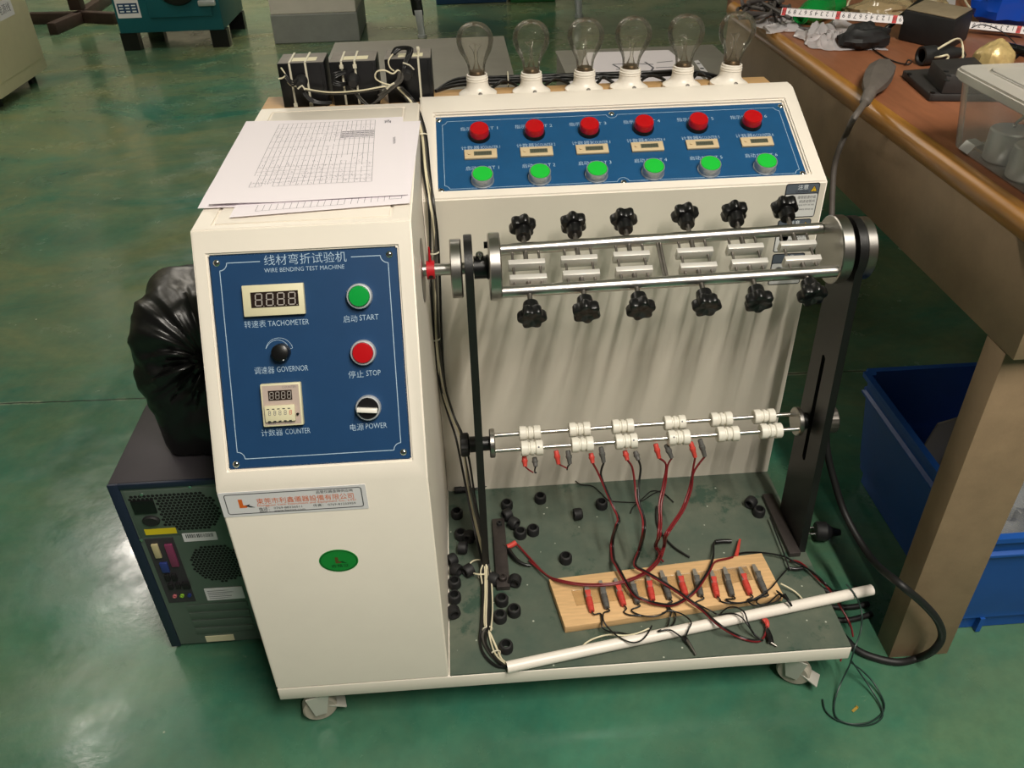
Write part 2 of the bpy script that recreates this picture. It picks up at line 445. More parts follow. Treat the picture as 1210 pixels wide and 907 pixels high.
# control cabinet
CZF, CYS, CZT, CYB = .5084, .1496, .7925, .625
FC = Fr((0, 0, CZF), (1, 0, 0), (0, CYS, CZT - CZF)); SL = math.hypot(CYS, CZT - CZF)
FT = Fr((0, 0, CZT), (1, 0, 0), (0, 1, 0))
FF = Fr((0, 0, 0), (1, 0, 0), (0, 0, 1))              # front plane y = 0
CI = (.017, .0255, .2448, .291)
LI = (.024, .163, .239, .602)
def f(q):
    z0 = .1005
    q.face([(0, 0, z0), (XC, 0, z0), (XC, 0, CZF), (0, 0, CZF)])
    recess(q, FC, (0, 0, XC, SL), CI, .006)
    recess(q, FT, (0, CYS, XC, CYB), LI, .004)
    for x in (0, XC): q.face([(x, 0, z0), (x, 0, CZF), (x, CYS, CZT), (x, CYB, CZT), (x, CYB, z0)])
    q.face([(0, CYB, z0), (XC, CYB, z0), (XC, CYB, CZT), (0, CYB, CZT)])
    q.face([(0, 0, z0), (XC, 0, z0), (XC, CYB, z0), (0, CYB, z0)])
    bmesh.ops.remove_doubles(q.bm, verts=q.bm.verts, dist=1e-5)
    bmesh.ops.recalc_face_normals(q.bm, faces=q.bm.faces)
    es = [e for e in q.bm.edges if len(e.link_faces) == 2 and e.calc_face_angle() > .3]
    bmesh.ops.bevel(q.bm, geom=es, offset=.0022, segments=2, affect='EDGES', clamp_overlap=True)
part('control_cabinet', M['cream'], mach, f)
part('cabinet_lid', M['cream'], mach, lambda q: q.box((LI[0] + .002, LI[1] + .002, -.0035), (LI[2] - .002, LI[3] - .002, .0004), bev=.0012, fr=FT))
# rear housing
FH = Fr((0, YP, ZH), (1, 0, 0), (0, YT - YP, ZT - ZH)); SH = math.hypot(YT - YP, ZT - ZH)
HI = (.287, .019, .876, .1925)
def f(q):
    z0 = .1; x0 = XC + .0008; yb = .648
    q.face([(x0, YP, z0), (W, YP, z0), (W, YP, ZH), (x0, YP, ZH)], 1)
    recess(q, FH, (x0, 0, W, SH), HI, .009)
    q.face([(x0, YT, ZT), (W, YT, ZT), (W, yb, ZT), (x0, yb, ZT)])
    for x in (x0, W): q.face([(x, YP, z0), (x, YP, ZH), (x, YT, ZT), (x, yb, ZT), (x, yb, z0)])
    q.face([(x0, yb, z0), (W, yb, z0), (W, yb, ZT), (x0, yb, ZT)])
    bmesh.ops.remove_doubles(q.bm, verts=q.bm.verts, dist=1e-5)
    bmesh.ops.recalc_face_normals(q.bm, faces=q.bm.faces)
    es = [e for e in q.bm.edges if len(e.link_faces) == 2 and e.calc_face_angle() > .3]
    bmesh.ops.bevel(q.bm, geom=es, offset=.0025, segments=2, affect='EDGES', clamp_overlap=True)
part('rear_housing', [M['cream'], M['housing']], mach, f)

# ---- control panel
cp = part('control_panel', M['blue'], mach, lambda q: q.box((CI[0] + .0004, CI[1] + .0004, -.0058), (CI[2] - .0004, CI[3] - .0004, -.004), fr=FC))
NP = -.0039                                                    # print level on the panel
def CU(px, py, n=NP): return FC.uv(px, py, n)
def f(q):
    L0, L1, B0, T0 = CU(259.5, 330)[0], CU(467, 330)[0], CU(340, 543.5)[1], CU(360, 306)[1]
    k = .010; w = .0009; arc = lambda cx, cy, a0, a1: [(cx + k * .9 * math.cos(math.radians(a0 + (a1 - a0) * t / 6)), cy + k * .9 * math.sin(math.radians(a0 + (a1 - a0) * t / 6))) for t in range(7)]
    L0 = .0295; L1 = .2325; B0 = .0385; T0 = .2805
    gap0, gap1 = .078, .188
    path = [(gap0, T0)] + arc(L0, T0, 0, -90) + arc(L0, B0, 90, 0) + arc(L1, B0, 180, 90) + arc(L1, T0, -90, -180) + [(gap1, T0)]
    q.line(path, w, FC, NP)
    q.line([(gap0, T0 - .0005), (gap0, T0 + .0005)], w, FC, NP)
part('border_line', M['print'], cp, f)
def lettering(parent, body, fr, u, v, em, n, fit, m=None):
    part('lettering', m or M['print'], parent, lambda q: [q.text(t, fr, x, y, e, n=n, fit=w, thin=-.008) for t, x, y, e, w in zip(body, u, v, em, fit)], smooth=False)
def t(*rows):
    B, U_, V_, E_, F_ = [], [], [], [], []
    for body, px0, py0, px1, em in rows:
        u0, v0 = CU(px0, py0); u1, _ = CU(px1, py0)
        B.append(body); U_.append(u0); V_.append(v0); E_.append(em); F_.append(u1 - u0)
    lettering(cp, B, FC, U_, V_, E_, NP, F_)
t(('线材弯折试验机', 312.5, 312.8, 410, .0138))
t(('WIRE BENDING TEST MACHINE', 312.5, 322, 407.5, .0074))
t(('转速表', 289, 387, 314.5, .0098), ('TACHOMETER', 317, 385.5, 365.5, .0098))
t(('启动', 406, 380.5, 422.5, .0098), ('START', 425, 378.5, 447.5, .0098))
t(('停止', 412, 446, 430, .0098), ('STOP', 433, 444, 450, .0098))
t(('调速器', 301, 441.5, 324.5, .0098), ('GOVERNOR', 327.5, 439.5, 364.5, .0098))
t(('计数器', 309, 515, 334.5, .0098), ('COUNTER', 337.5, 513, 367, .0098))
t(('电源', 414, 508.5, 430, .0098), ('POWER', 432.5, 506.5, 457.5, .0098))
def f(q):
    cu, cv = CU(330.5, 418)
    a0, a1 = math.radians(165), math.radians(12)
    o = [(cu + .0168 * math.cos(a0 + (a1 - a0) * k / 14), cv + .003 + .0168 * math.sin(a0 + (a1 - a0) * k / 14)) for k in range(15)]
    i = [(cu + (.0166 - .0045 * (k / 14)) * math.cos(a0 + (a1 - a0) * k / 14) , cv + .0028 + (.0166 - .0045 * (k / 14)) * math.sin(a0 + (a1 - a0) * k / 14)) for k in range(15)]
    q.line(o + i[::-1], .0005, FC, NP)
part('dial_crescent', M['print'], cp, f, smooth=False)
def screw(q, fr, u, v, n, r=.0042):
    q.lathe([(r, 0), (r, .0006), (r * .75, .0018), (r * .3, .0024), (0, .0025)], fr.at(u, v, n), fr.N, 14, 0)
    for a in (.4, .4 + math.pi / 2):
        c, s = math.cos(a) * r * .55, math.sin(a) * r * .55
        q.line([(u - c, v - s), (u + c, v + s)], r * .22, fr, n + .00265, 1)
for px, py in ((255.8, 310.8), (460, 300.5), (476.7, 533.9), (279, 548.4)):
    u, v = CU(px, py)
    part('screw', [M['chrome'], M['darkprint']], cp, lambda q: screw(q, FC, u, v, -.004))
def digit(q, fr, u, v, w, h, n, mi, t=None, sk=.06):
    """an unlit seven segment figure: all seven strokes"""
    t = t or w * .17
    P = lambda a, b: (u + a * w + sk * b * h, v + b * h)
    for a, b, c, d in ((0, 0, 1, 0), (0, .5, 1, .5), (0, 1, 1, 1), (0, 0, 0, .5), (1, 0, 1, .5), (0, .5, 0, 1), (1, .5, 1, 1)):
        p, r = P(a, b), P(c, d); g = .08
        q.line([(p[0] + (r[0] - p[0]) * g, p[1] + (r[1] - p[1]) * g), (r[0] - (r[0] - p[0]) * g, r[1] - (r[1] - p[1]) * g)], t, fr, n, mi)
# tachometer
u0, v1 = CU(286, 337.5, 0); u1, v0 = CU(361.5, 370.5, 0)
tac = part('tachometer', M['ivory'], mach, lambda q: q.box((u0, v0, -.004), (u1, v1, .004), bev=.001, fr=FC))
a0, b1 = CU(295.5, 345.5, .0045); a1, b0 = CU(353.3, 361, .0045)
part('display_window', M['screen'], tac, lambda q: q.box((a0, b0, .003), (a1, b1, .0044), fr=FC))
def f(q):
    for k in range(4):
        digit(q, FC, a0 + (a1 - a0) * (.09 + .233 * k), b0 + (b1 - b0) * .12, (a1 - a0) * .135, (b1 - b0) * .76, .0047, 0)
        q.line([(a0 + (a1 - a0) * (.255 + .233 * k), b0 + .0014), (a0 + (a1 - a0) * (.255 + .233 * k) + .001, b0 + .0014)], .001, FC, .0047, 0)
part('digit_segments', M['seg'], tac, f, smooth=False)
# governor knob
u, v = CU(330.5, 417, .008)
gk = part('governor_knob', M['blackpl'], mach, lambda q: q.lathe([(.0112, 0), (.0110, .010), (.0102, .0125), (.0075, .0138), (0, .0142)], FC.at(u, v, -.004), FC.N, 28))
part('pointer_dot', M['printw'], gk, lambda q: q.lathe([(.0011, 0), (.0011, .0012), (0, .0013)], FC.at(u + .0038, v - .0082, .0078), FC.N, 8))
# start / stop / power
def round_button(name, px, py, lens):
    u, v = CU(px, py, .006)
    b = part(name, M['bezel'], mach, lambda q: q.lathe([(.0158, 0), (.0158, .007), (.0148, .009), (.0132, .0092), (.0130, .006), (0, .006)], FC.at(u, v, -.004), FC.N, 32))
    part('lens', lens, b, lambda q: q.lathe([(.0128, .0055), (.0128, .0105), (.0118, .0120), (0, .0128)], FC.at(u, v, -.004), FC.N, 32))
round_button('start_button', 424, 350, M['green_lens'])
round_button('stop_button', 428.5, 417, M['red_lens'])
u, v = CU(434.5, 482.5, .006)
pw = part('power_switch', M['bezel'], mach, lambda q: q.lathe([(.0158, 0), (.0158, .007), (.0148, .009), (.0134, .0092), (.0132, .007), (0, .007)], FC.at(u, v, -.004), FC.N, 32))
part('switch_face', M['blackpl'], pw, lambda q: q.lathe([(.0130, .006), (.0130, .0105), (.0122, .0115), (0, .0115)], FC.at(u, v, -.004), FC.N, 28))
FQ = Fr(FC.at(u, v, 0), FC.U * math.cos(-.1) + FC.V * math.sin(-.1), FC.V * math.cos(-.1) - FC.U * math.sin(-.1))
part('switch_lever', M['white_pl'], pw, lambda q: q.box((-.0126, -.0042, .006), (.0126, .0016, .0150), bev=.0012, fr=FQ))
# preset counter
u0, v1 = CU(308, 453.5, 0); u1, v0 = CU(359.5, 500, 0); v0 -= .001
cn = part('preset_counter', [M['ivory'], M['pinkgrey']], mach, lambda q: (q.box((u0, v0, -.004), (u1, v1, .005), bev=.0012, fr=FC), q.flat([(u0 + .0022, v0 + .0022), (u1 - .0022, v0 + .0022), (u1 - .0022, v1 - .0022), (u0 + .0022, v1 - .0022)], FC, .0052, 1)))
cw, ch = u1 - u0, v1 - v0
part('display_window', M['screen'], cn, lambda q: q.box((u0 + .19 * cw, v0 + .61 * ch, .005), (u0 + .78 * cw, v0 + .84 * ch, .0056), fr=FC))
part('digit_segments', M['seg'], cn, lambda q: [digit(q, FC, u0 + (.225 + .146 * k) * cw, v0 + .645 * ch, .085 * cw, .16 * ch, .0058, 0) for k in range(4)], smooth=False)
tb = part('thumbwheel_block', M['ivory'], cn, lambda q: q.box((u0 + .08 * cw, v0 + .12 * ch, .005), (u0 + .83 * cw, v0 + .5 * ch, .009), bev=.0006, fr=FC))
def f(q):
    for k in range(5):
        x = u0 + (.15 + .13 * k) * cw; mi = 1 if k == 4 else 0
        digit(q, FC, x + .0012, v0 + .28 * ch, .0024, .0052, .0092, mi, t=.0006)
        q.line([(x - .0006, v0 + .42 * ch), (x + .0026, v0 + .42 * ch)], .0011, FC, .0092, 2)
        q.line([(x, v0 + .135 * ch), (x + .0034, v0 + .135 * ch)], .0013, FC, .0092, 2)
part('thumbwheel_figures', [M['ink'], M['redprint'], M['darkprint']], cn, f, smooth=False)
lettering(cn, ('COUNTER',), FC, (u0 + .55 * cw,), (v0 + .885 * ch,), (.0038,), .0054, (.34 * cw,), M['ink'])
lettering(cn, ('PRESET',), FC, (u0 + .56 * cw,), (v0 + .055 * ch,), (.0034,), .0054, (.22 * cw,), M['ink'])
lettering(cn, ('RESET',), FC, (u0 + .14 * cw,), (v0 + .055 * ch,), (.0034,), .0054, (.19 * cw,), M['blue'])
part('reset_stud', M['blackpl'], cn, lambda q: q.cyl(FC.at(u0 + .885 * cw, v0 + .27 * ch, .005), FC.at(u0 + .885 * cw, v0 + .27 * ch, .0075), .0016, seg=10))

# ---- counter panel on the rear housing
hp = part('counter_panel', M['blue2'], mach, lambda q: q.box((HI[0] + .0004, HI[1] + .0004, -.0088), (HI[2] - .0004, HI[3] - .0004, -.007), fr=FH))
NH = -.0069
def HU(px, py, n=NH): return FH.uv(px, py, n)
scr = [HU(518.5, 142.5), HU(722.5, 134.5), HU(922.5, 125.5), HU(955, 203), HU(737, 215.5), HU(521, 226)]
scr[3] = (HI[2] - .008, HI[1] + .007); scr[4] = (scr[4][0], HI[1] + .006); scr[5] = (HI[0] + .007, HI[1] + .006)
def f(q):
    L0, L1, B0, T0 = HI[0] + .0135, HI[2] - .0115, HI[1] + .0085, HI[3] - .0135
    k = .0095
    arc = lambda cx, cy, a0, a1: [(cx + k * math.cos(math.radians(a0 + (a1 - a0) * t / 6)), cy + k * math.sin(math.radians(a0 + (a1 - a0) * t / 6))) for t in range(7)]
    tm, bm_ = scr[1][0], scr[4][0]
    q.line(arc(L0 - .002, T0 + .002, -10, -80) + arc(L0 - .002, B0 - .002, 80, 10) + arc(bm_, B0 - .002, 170, 10) + arc(L1 + .002, B0 - .002, 170, 100) + arc(L1 + .002, T0 + .002, -100, -170) + arc(tm, T0 + .002, -10, -170) + [(L0 + .0075, T0 + .0003)], .0007, FH, NH)
part('border_line', M['print'], hp, f)
for u, v in scr: part('screw', [M['chrome'], M['darkprint']], hp, lambda q: screw(q, FH, u, v, -.007, .0048))
cols = [.3598 + (.8100 - .3598) * k / 5 for k in range(6)]
for k, u in enumerate(cols):
    n = str(k + 1)
    lettering(hp, ('指示灯', 'PORT ' + n), FH, (u - .0305, u - .002), (.1565, .1565), (.0095, .0095), NH, (.027, .033))
    lettering(hp, ('计数器' + n, 'COUNTER ' + n), FH, (u - .031, u + .003), (.1125, .1125), (.0095, .0095), NH, (.033, .029))
    lettering(hp, ('启动', 'START ' + n), FH, (u - .0255, u - .006), (.0665, .0665), (.0100, .0100), NH, (.017, .0335))
for k, u in enumerate(cols):
    b = part('indicator_lamp', M['blackpl'], mach, lambda q: q.lathe([(.0178, 0), (.0178, .004), (.0165, .006), (0, .006)], FH.at(u, .1425, -.007), FH.N, 28))
    part('lamp_lens', M['red_lens'], b, lambda q: q.lathe([(.0158, .006), (.0158, .0150), (.0146, .0172), (0, .0178)], FH.at(u, .1425, -.007), FH.N, 28))
    c = part('hour_counter', M['tan'], mach, lambda q: q.box((u - .0262, .0885, -.007), (u + .0262, .1085, -.003), bev=.0008, fr=FH))
    part('display_window', M['lcd'], c, lambda q: q.box((u - .0110, .0940, -.0035), (u + .0175, .1030, -.0026), fr=FH))
    part('display_figures', M['lcdseg'], c, lambda q: [digit(q, FH, u - .0085 + .0045 * j, .0962, .0026, .0046, -.0024, 0, t=.0006) for j in range(6)], smooth=False)
    part('reset_stud', M['tan'], c, lambda q: q.cyl(FH.at(u - .0185, .0985, -.003), FH.at(u - .0185, .0985, -.0015), .0026, seg=12))
    g = part('push_button', M['btnring'], mach, lambda q: q.lathe([(.0182, 0), (.0182, .002), (.0172, .003), (.0172, .0140), (.0168, .0150), (.0158, .0150), (.0156, .012), (0, .012)], FH.at(u, .0425, -.007), FH.N, 28))
    part('push_cap', M['green_cap'], g, lambda q: q.lathe([(.0154, .011), (.0154, .0152), (.0146, .0160), (0, .0163)], FH.at(u, .0425, -.007), FH.N, 28))

# ---- stickers on the machine
def rounded(x0, y0, x1, y1, r, k=4):
    P = []
    for cx, cy, a in ((x1 - r, y1 - r, 0), (x0 + r, y1 - r, 90), (x0 + r, y0 + r, 180), (x1 - r, y0 + r, 270)):
        P += [(cx + r * math.cos(math.radians(a + 90 * t / k)), cy + r * math.sin(math.radians(a + 90 * t / k))) for t in range(k + 1)]
    return P
def sticker(name, fr, x0, z0, x1, z1, r, m, label=None):
    return part(name, m, mach, lambda q: q.prism(rounded(x0, z0, x1, z1, r), fr, 0, .0005), label)
def logo(q, fr, x, y, h, n, mo, md):
    """a boot shaped L with a dark bird shape across its toe"""
    w = h * .36
    q.flat([(x, y + h), (x + w, y + h), (x + w, y + h * .3), (x + h * .75, y + h * .3), (x + h * .75, y), (x, y)][:3] + [(x + w, y), (x, y)], fr, n, mo)
    q.flat([(x + w, y + h * .3), (x + h * .8, y + h * .3), (x + h * .62, y), (x + w, y)], fr, n, mo)
    q.flat([(x + h * .5, y + h * .22), (x + h * .95, y + h * .42), (x + h * .84, y + h * .26), (x + h * 1.35, y - h * .02), (x + h * .9, y + h * .02)], fr, n + .0001, md)
sx0, sx1, sz0, sz1 = .0008, .1845, .4645, .5060
st = sticker('maker_label', FF, sx0, sz0, sx1, sz1, .001, M['sticker'], 'white label with orange and black printing')
def f(q):
    n = .0007
    P = rounded(sx0 + .007, sz0 + .0045, sx1 - .006, sz1 - .004, .003)
    q.line(P + P[:1], .0011, FF, n, 0)
    logo(q, FF, .0235, .4790, .0145, n, 1, 0)
    q.text('品管仪器金牌供应商', FF, .168, .4960, .0052, 0, n, fit=.046, align='RIGHT')
    q.text('東莞市利鑫儀器設備有限公司', FF, .046, .4845, .0105, 1, n, fit=.122)
    q.text('Dongguan Lixin Instrument and Equipment Co., LTD', FF, .046, .4798, .0048, 1, n, fit=.124)
    q.text('电话： 0769-88336511', FF, .047, .4738, .0050, 0, n, fit=.054)
    q.text('传真： 0769-81233959', FF, .115, .4738, .0050, 0, n, fit=.054)
    q.text('网址： www.lixinyq.com', FF, .047, .4692, .0050, 0, n, fit=.057)
part('label_print', [M['darkprint'], M['orange']], st, f, smooth=False)
cx, cz = OY(400.3, 662, 0).x, OY(400.3, 662, 0).z
def oval(a, b, k=36): return [(cx + a * math.cos(2 * math.pi * t / k), cz + b * math.sin(2 * math.pi * t / k)) for t in range(k)]
ps = part('pass_sticker', M['passgreen'], mach, lambda q: q.prism(oval(.0262, .0212), FF, 0, .0005), 'green oval inspection sticker')
def f(q):
    P = oval(.0243, .0193); q.line(P + P[:1], .0009, FF, .0007, 0)
    logo(q, FF, cx - .0045, cz - .0045, .0115, .0007, 1, 0)
    q.text('合格证', FF, cx + .0005, cz - .0120, .0066, 0, .0007, fit=.024, align='CENTER')
part('label_print', [M['passdark'], M['passbrown']], ps, f, smooth=False)
FB = Fr((0, YP, 0), (1, 0, 0), (0, 0, 1))
def caution(x0, z1):
    x1, z0 = x0 + .0545, z1 - .0575
    s = sticker('caution_label', FB, x0, z0, x1, z1, .004, M['darkprint'], 'slate and white caution label with yellow warning triangle')
    def f(q):
        n = .0007
        q.flat([(x0 + .0015, z1 - .0165), (x1 - .0015, z1 - .0165)] + rounded(x0 + .0015, z1 - .02, x1 - .0015, z1 - .0015, .003)[:10], FB, n, 0)
        q.flat(rounded(x0 + .0015, z0 + .0015, x1 - .0015, z1 - .0180, .002), FB, n, 1)
        q.text('注意', FB, x0 + .0195, z1 - .0095, .0085, 3, n + .0001, fit=.0165); q.text('CAUTION', FB, x0 + .0165, z1 - .0152, .0052, 2, n + .0001, fit=.0205)
        tx, tz = x0 + .0455, z1 - .0145
        q.flat([(tx - .0058, tz), (tx + .0058, tz), (tx, tz + .0105)], FB, n + .0001, 2)
        q.flat([(tx - .0045, tz + .0008), (tx + .0045, tz + .0008), (tx, tz + .0090)], FB, n + .0002, 4)
        q.text('!', FB, tx, tz + .0012, .0085, 2, n + .0003, align='CENTER')
        for i, (b, w) in enumerate((('使用前请仔细', .029), ('阅读说明书', .025), ('BE FAMILIAR WITH THE USER', .032), ('MANUAL BEFORE USE', .024))):
            q.text(b, FB, x1 - .004, z1 - (.0255, .0325, .0375, .0450)[i], (.0058, .0058, .0036, .0036)[i], 2, n + .0001, fit=w, align='RIGHT')
        q.lathe([(.0075, 0), (0, 0)], FB.at(x0 + .014, z1 - .032, n), FB.N, 20, 5)
    part('label_print', [M['warngrey'], M['warnwhite'], M['darkprint'], M['printw'], M['yellow'], M['blue']], s, f, smooth=False)
z1 = OY(955, 216, YP).z; x0 = OY(929.5, 217, YP).x
for k in range(3): caution(x0 + (.0, -.003, -.002)[k], z1 - .0605 * k)
# ---- bending head: two side plates, a shaft, two thick rods between discs, six clamps with star knobs
AY, AZ = .285, .654
def side_plate(x0, x1, slot):
    pts = [(.202, ZM + .0), (.305, ZM + .0)] + [(AY + .048 * math.cos(math.radians(a)), AZ + .048 * math.sin(math.radians(a))) for a in range(-35, 216, 14)]
    fr = Fr((0, 0, 0), (0, 1, 0), (0, 0, 1))                      # normal = +x
    q = MB()
    if slot:
        # the slot is a real opening: left and right halves meet above and below it
        yc0, yc1, za, zb = .258, .290, .27, .47
        s0 = (.262, .262 + .016)
        def mid(z): return .253 + (z - ZM) / (AZ - ZM) * .032
        w = .0062
        lo = [(mid(za) - w, za), (mid(za) + w, za), (mid(zb) + w, zb), (mid(zb) - w, zb)]
        n = len(pts); iR = 4                                        # split along the middle
        top = max(range(n), key=lambda i: pts[i][1])
        right = [(mid(ZM), ZM)] + pts[1:top + 1] + [lo[3 - 0] if False else (mid(zb), zb + .004), lo[2], lo[1], (mid(za), za - .004)]
        left = [(mid(ZM), ZM), (mid(za), za - .004), lo[0], lo[3], (mid(zb), zb + .004)] + pts[top:] + [pts[0]]
        q.prism(right, fr, x0, x1); q.prism(left, fr, x0, x1)
        bmesh.ops.remove_doubles(q.bm, verts=q.bm.verts, dist=1e-6)
        kill = [f for f in q.bm.faces if abs(f.normal.x) < .5 and all(abs(v.co.y - mid(v.co.z)) < 1e-5 for v in f.verts)]
        bmesh.ops.delete(q.bm, geom=kill, context='FACES')
    else:
        q.prism(pts, fr, x0, x1, bev=.0008)
    return q.build('side_plate', M['blacksteel'], mach)
side_plate(.3245, .3365, False)
side_plate(.8850, .8970, True)
for x0, x1, y0, y1 in ((.3465, .3695, .161, .325), (.8640, .8845, .192, .345)):
    ft = part('plate_foot', M['foot'], mach, lambda q: q.box((x0, y0, ZM), (x1, y1, ZM + .010), bev=.001))
    if x0 < .5:
        part('foot_bolt', M['foot'], ft, lambda q: q.lathe([(.0072, 0), (.0072, .007), (.0062, .008), (.0036, .008), (.0034, .004), (0, .004)], ((x0 + x1) / 2, y0 + .017, ZM + .010), (0, 0, 1), 18), 'rust brown socket bolt')
X1 = (1, 0, 0)
def disc(name, x0, x1, y, z, r, m, bev=.0015, **kw):
    return part(name, m, mach, lambda q: q.lathe([(0, 0), (r - bev, 0), (r, bev), (r, x1 - x0 - bev), (r - bev, x1 - x0), (0, x1 - x0)], (x0, y, z), X1, 48), **kw)
# left end
sc = part('shaft_collar', M['redpaint'], mach, lambda q: (q.lathe([(.0085, 0), (.0135, 0), (.0135, .0115), (.0085, .0115)], (XC + .006, AY, AZ), X1, 24), q.cyl((XC + .0115, AY, AZ + .0125), (XC + .0115, AY, AZ + .036), .0022, .0012, 8)), 'red painted collar with pointer')
part('collar_screw', M['blackpl'], sc, lambda q: q.cyl((XC + .012, AY - .0132, AZ - .004), (XC + .012, AY - .0142, AZ - .0045), .003, seg=10))
part('dial_ring', M['dullsteel'], mach, lambda q: q.lathe([(.0, 0), (.046, 0), (.046, .0007), (0, .0007)], (XC + .0002, AY, AZ), X1, 40), 'round steel plate on the cabinet side')
part('drive_shaft', M['rodsteel'], mach, lambda q: q.cyl((XC, AY, AZ), (.355, AY, AZ), .0088, seg=20))
disc('end_flange', .3045, .3205, AY, AZ, .0425, M['steel'])
hb = part('shaft_hub', M['blackpl'], mach, lambda q: q.lathe([(0, 0), (.0165, 0), (.0165, .018), (.018, .0195), (.018, .021), (0, .021)], (.3375, AY, AZ), X1, 28))
part('clamp_screw', M['chrome'], hb, lambda q: q.lathe([(.0055, 0), (.0055, .013), (.0048, .0138), (.003, .0138), (.003, .009), (0, .009)], (.3465, AY - .004, AZ + .014), (0, -.45, .9), 16))
d1 = disc('rod_disc', .3590, .3760, AY, AZ, .0490, M['steel'])
part('disc_bolt', M['blackpl'], d1, lambda q: q.cyl((.354, .322, .671), (.3592, .322, .671), .005, seg=12))
# right end
disc('rod_disc', .8600, .8780, AY, AZ, .0500, M['steel'])
disc('bearing_ring', .8785, .8850, AY, AZ, .0300, M['blackpl'])
disc('end_flange', .8975, .9130, AY, AZ, .0460, M['steel'])
# rods
RU, RL = Vector((0, .3225, .6710)), Vector((0, .2490, .6375))
E_ = (RU - RL).normalized(); N_ = Vector((0, E_.z, -E_.y)) * -1       # E: lower rod -> upper rod, N: out of the rod plane, towards the viewer's side
if N_.z < 0: N_ = -N_
RC = (RU + RL) / 2; RH = (RU - RL).length / 2
def XR(px, py, off=0.):                                          # x where the sight line meets the rod plane
    return OP(px, py, RC + N_ * off, N_).x
def RUx(x): return RU + Vector((x, 0, -.0095 * (.86 - x) / .485))      # the head hangs a little lower at its left end
def RLx(x): return RL + Vector((x, 0, -.0060 * (.86 - x) / .485))
for R_ in (RUx, RLx):
    part('clamp_rod', M['rodsteel'], mach, lambda q: q.cyl(R_(.3758), R_(.8602), .0088, seg=24))
part('tie_rod', M['dullsteel'], mach, lambda q: [q.cyl(RLx(XR(783, 306) + dx), RUx(XR(783, 306) + dx), .0021, seg=10) for dx in (-.0022, .0022)])
def star(q, p, ax, r, h, mi=0, ph=0.):
    """a six lobed hand knob; p = hub end, ax = outward"""
    fn = lambda a, z: 1 - .22 * (.5 - .5 * math.cos(6 * (a + ph))) ** 1.15
    hub = h * .95
    q.lathe([(0, 0), (r * .56, 0), (r * .60, hub * .3), (r * .62, hub)], p, ax, 24, mi)
    q.lathe([(r * .60, 0), (r * 1.0, .0006), (r * 1.08, .003), (r * 1.10, h * .82), (r * 1.05, h * .95), (r * .97, h * 1.0), (r * .50, h * .97), (r * .35, h * .92), (0, h * .90)], Vector(p) + Vector(ax).normalized() * hub, ax, 48, mi, fn=fn)
stx = [XR(624, 326), XR(686, 317), XR(747, 307), XR(822, 303), XR(881, 297), XR(942, 291)]
def fx(*pts): return [XR(*p) for p in pts]
ukx = [XR(a, b) for a, b in ((623, 283), (681, 279), (741, 277), (808, 274), (871, 269), (933, 265))]
pu = [(620, 269), (678, 264), (739, 262), (807, 257), (870, 252), (928, 247)]
pl_ = [(630, 370), (692, 362), (757, 360), (831, 355), (894, 350), (957, 344)]
STX = []
for k in range(6):
    x = stx[k]; STX.append(x)
    U_, L_ = RUx(x), RLx(x); C_ = (U_ + L_) / 2; e_ = (U_ - L_).normalized()
    spread = .0195
    for s_ in (1, -1):
        off = (.0090, -.0190)[s_ < 0] + (-.0015, 0, .001, .0, .001, .0005)[k]
        fr = Fr(C_ + e_ * off, X1, e_)
        j = part('clamp_jaw', M['alu'], mach, lambda q: q.box((-.0268, -.0045, -.0085), (.0268, .0045, .0085), bev=.0009, fr=fr))
    for s_ in (1, -1):
        part('guide_pin', M['dullsteel'], mach, lambda q: q.cyl(RLx(x + s_ * spread), RUx(x + s_ * spread), .0019, seg=10))
    for s_ in (1, -1):
        e = e_ * s_; base = U_ if s_ > 0 else L_
        gap = (.0130, .0115, .0125, .0140, .0120, .0145)[k] if s_ > 0 else (.0150, .0120, .0125, .0140, .0130, .0070)[k]
        kn = part('star_knob', M['blackpl'], mach, lambda q: star(q, base + e * (.0085 + gap), e, .0192, .0155, ph=.35 * k + (s_ > 0) * .3))
        part('clamp_screw', M['dullsteel'], kn, lambda q: q.cyl(C_ + e * .013, base + e * (.0090 + gap), .0036, seg=12))
# ---- guide rollers below: two thin rods, six pairs of grooved nylon rollers
RY, RZ = .2815, .3365
r1, r2 = Vector((0, .3015, .3365)), Vector((0, .2615, .3365))
def RD(x): return Vector((0, 0, -.0075 * (.87 - x) / .515))
for R_ in (r1, r2):
    part('roller_rod', M['rodsteel'], mach, lambda q: q.cyl(R_ + Vector((.356, 0, 0)) + RD(.356), R_ + Vector((.8705, 0, 0)), .0036, seg=16))
disc('roller_disc', .3480, .3570, RY, RZ - .0075, .0245, M['steel'])
disc('roller_disc', .8640, .8730, RY, RZ, .0245, M['steel'])
part('spacer_hub', M['blackpl'], mach, lambda q: q.cyl((.3368, RY, RZ - .0075), (.348, RY, RZ - .0075), .012, seg=20))
part('spacer_hub', M['blackpl'], mach, lambda q: q.cyl((.8728, RY, RZ), (.8852, RY, RZ), .014, seg=20))
part('spacer_hub', M['blackpl'], mach, lambda q: q.cyl((.3148, RY, RZ - .0075), (.3248, RY, RZ - .0075), .0135, seg=20))
part('locking_knob', M['blackmat'], mach, lambda q: q.lathe([(0, 0), (.0175, 0), (.0195, .002), (.0195, .013), (.016, .015), (0, .015)], (.2995, RY, RZ - .0075), X1, 48, fn=lambda a, h: 1 + .03 * math.cos(16 * a)))
part('locking_knob', M['dullsteel'], mach, lambda q: q.lathe([(0, 0), (.0125, 0), (.0125, .014), (.0225, .015), (.0225, .034), (.021, .036), (0, .036)], (.897, RY, RZ), X1, 48, fn=lambda a, h: 1 + .02 * math.cos(20 * a)))
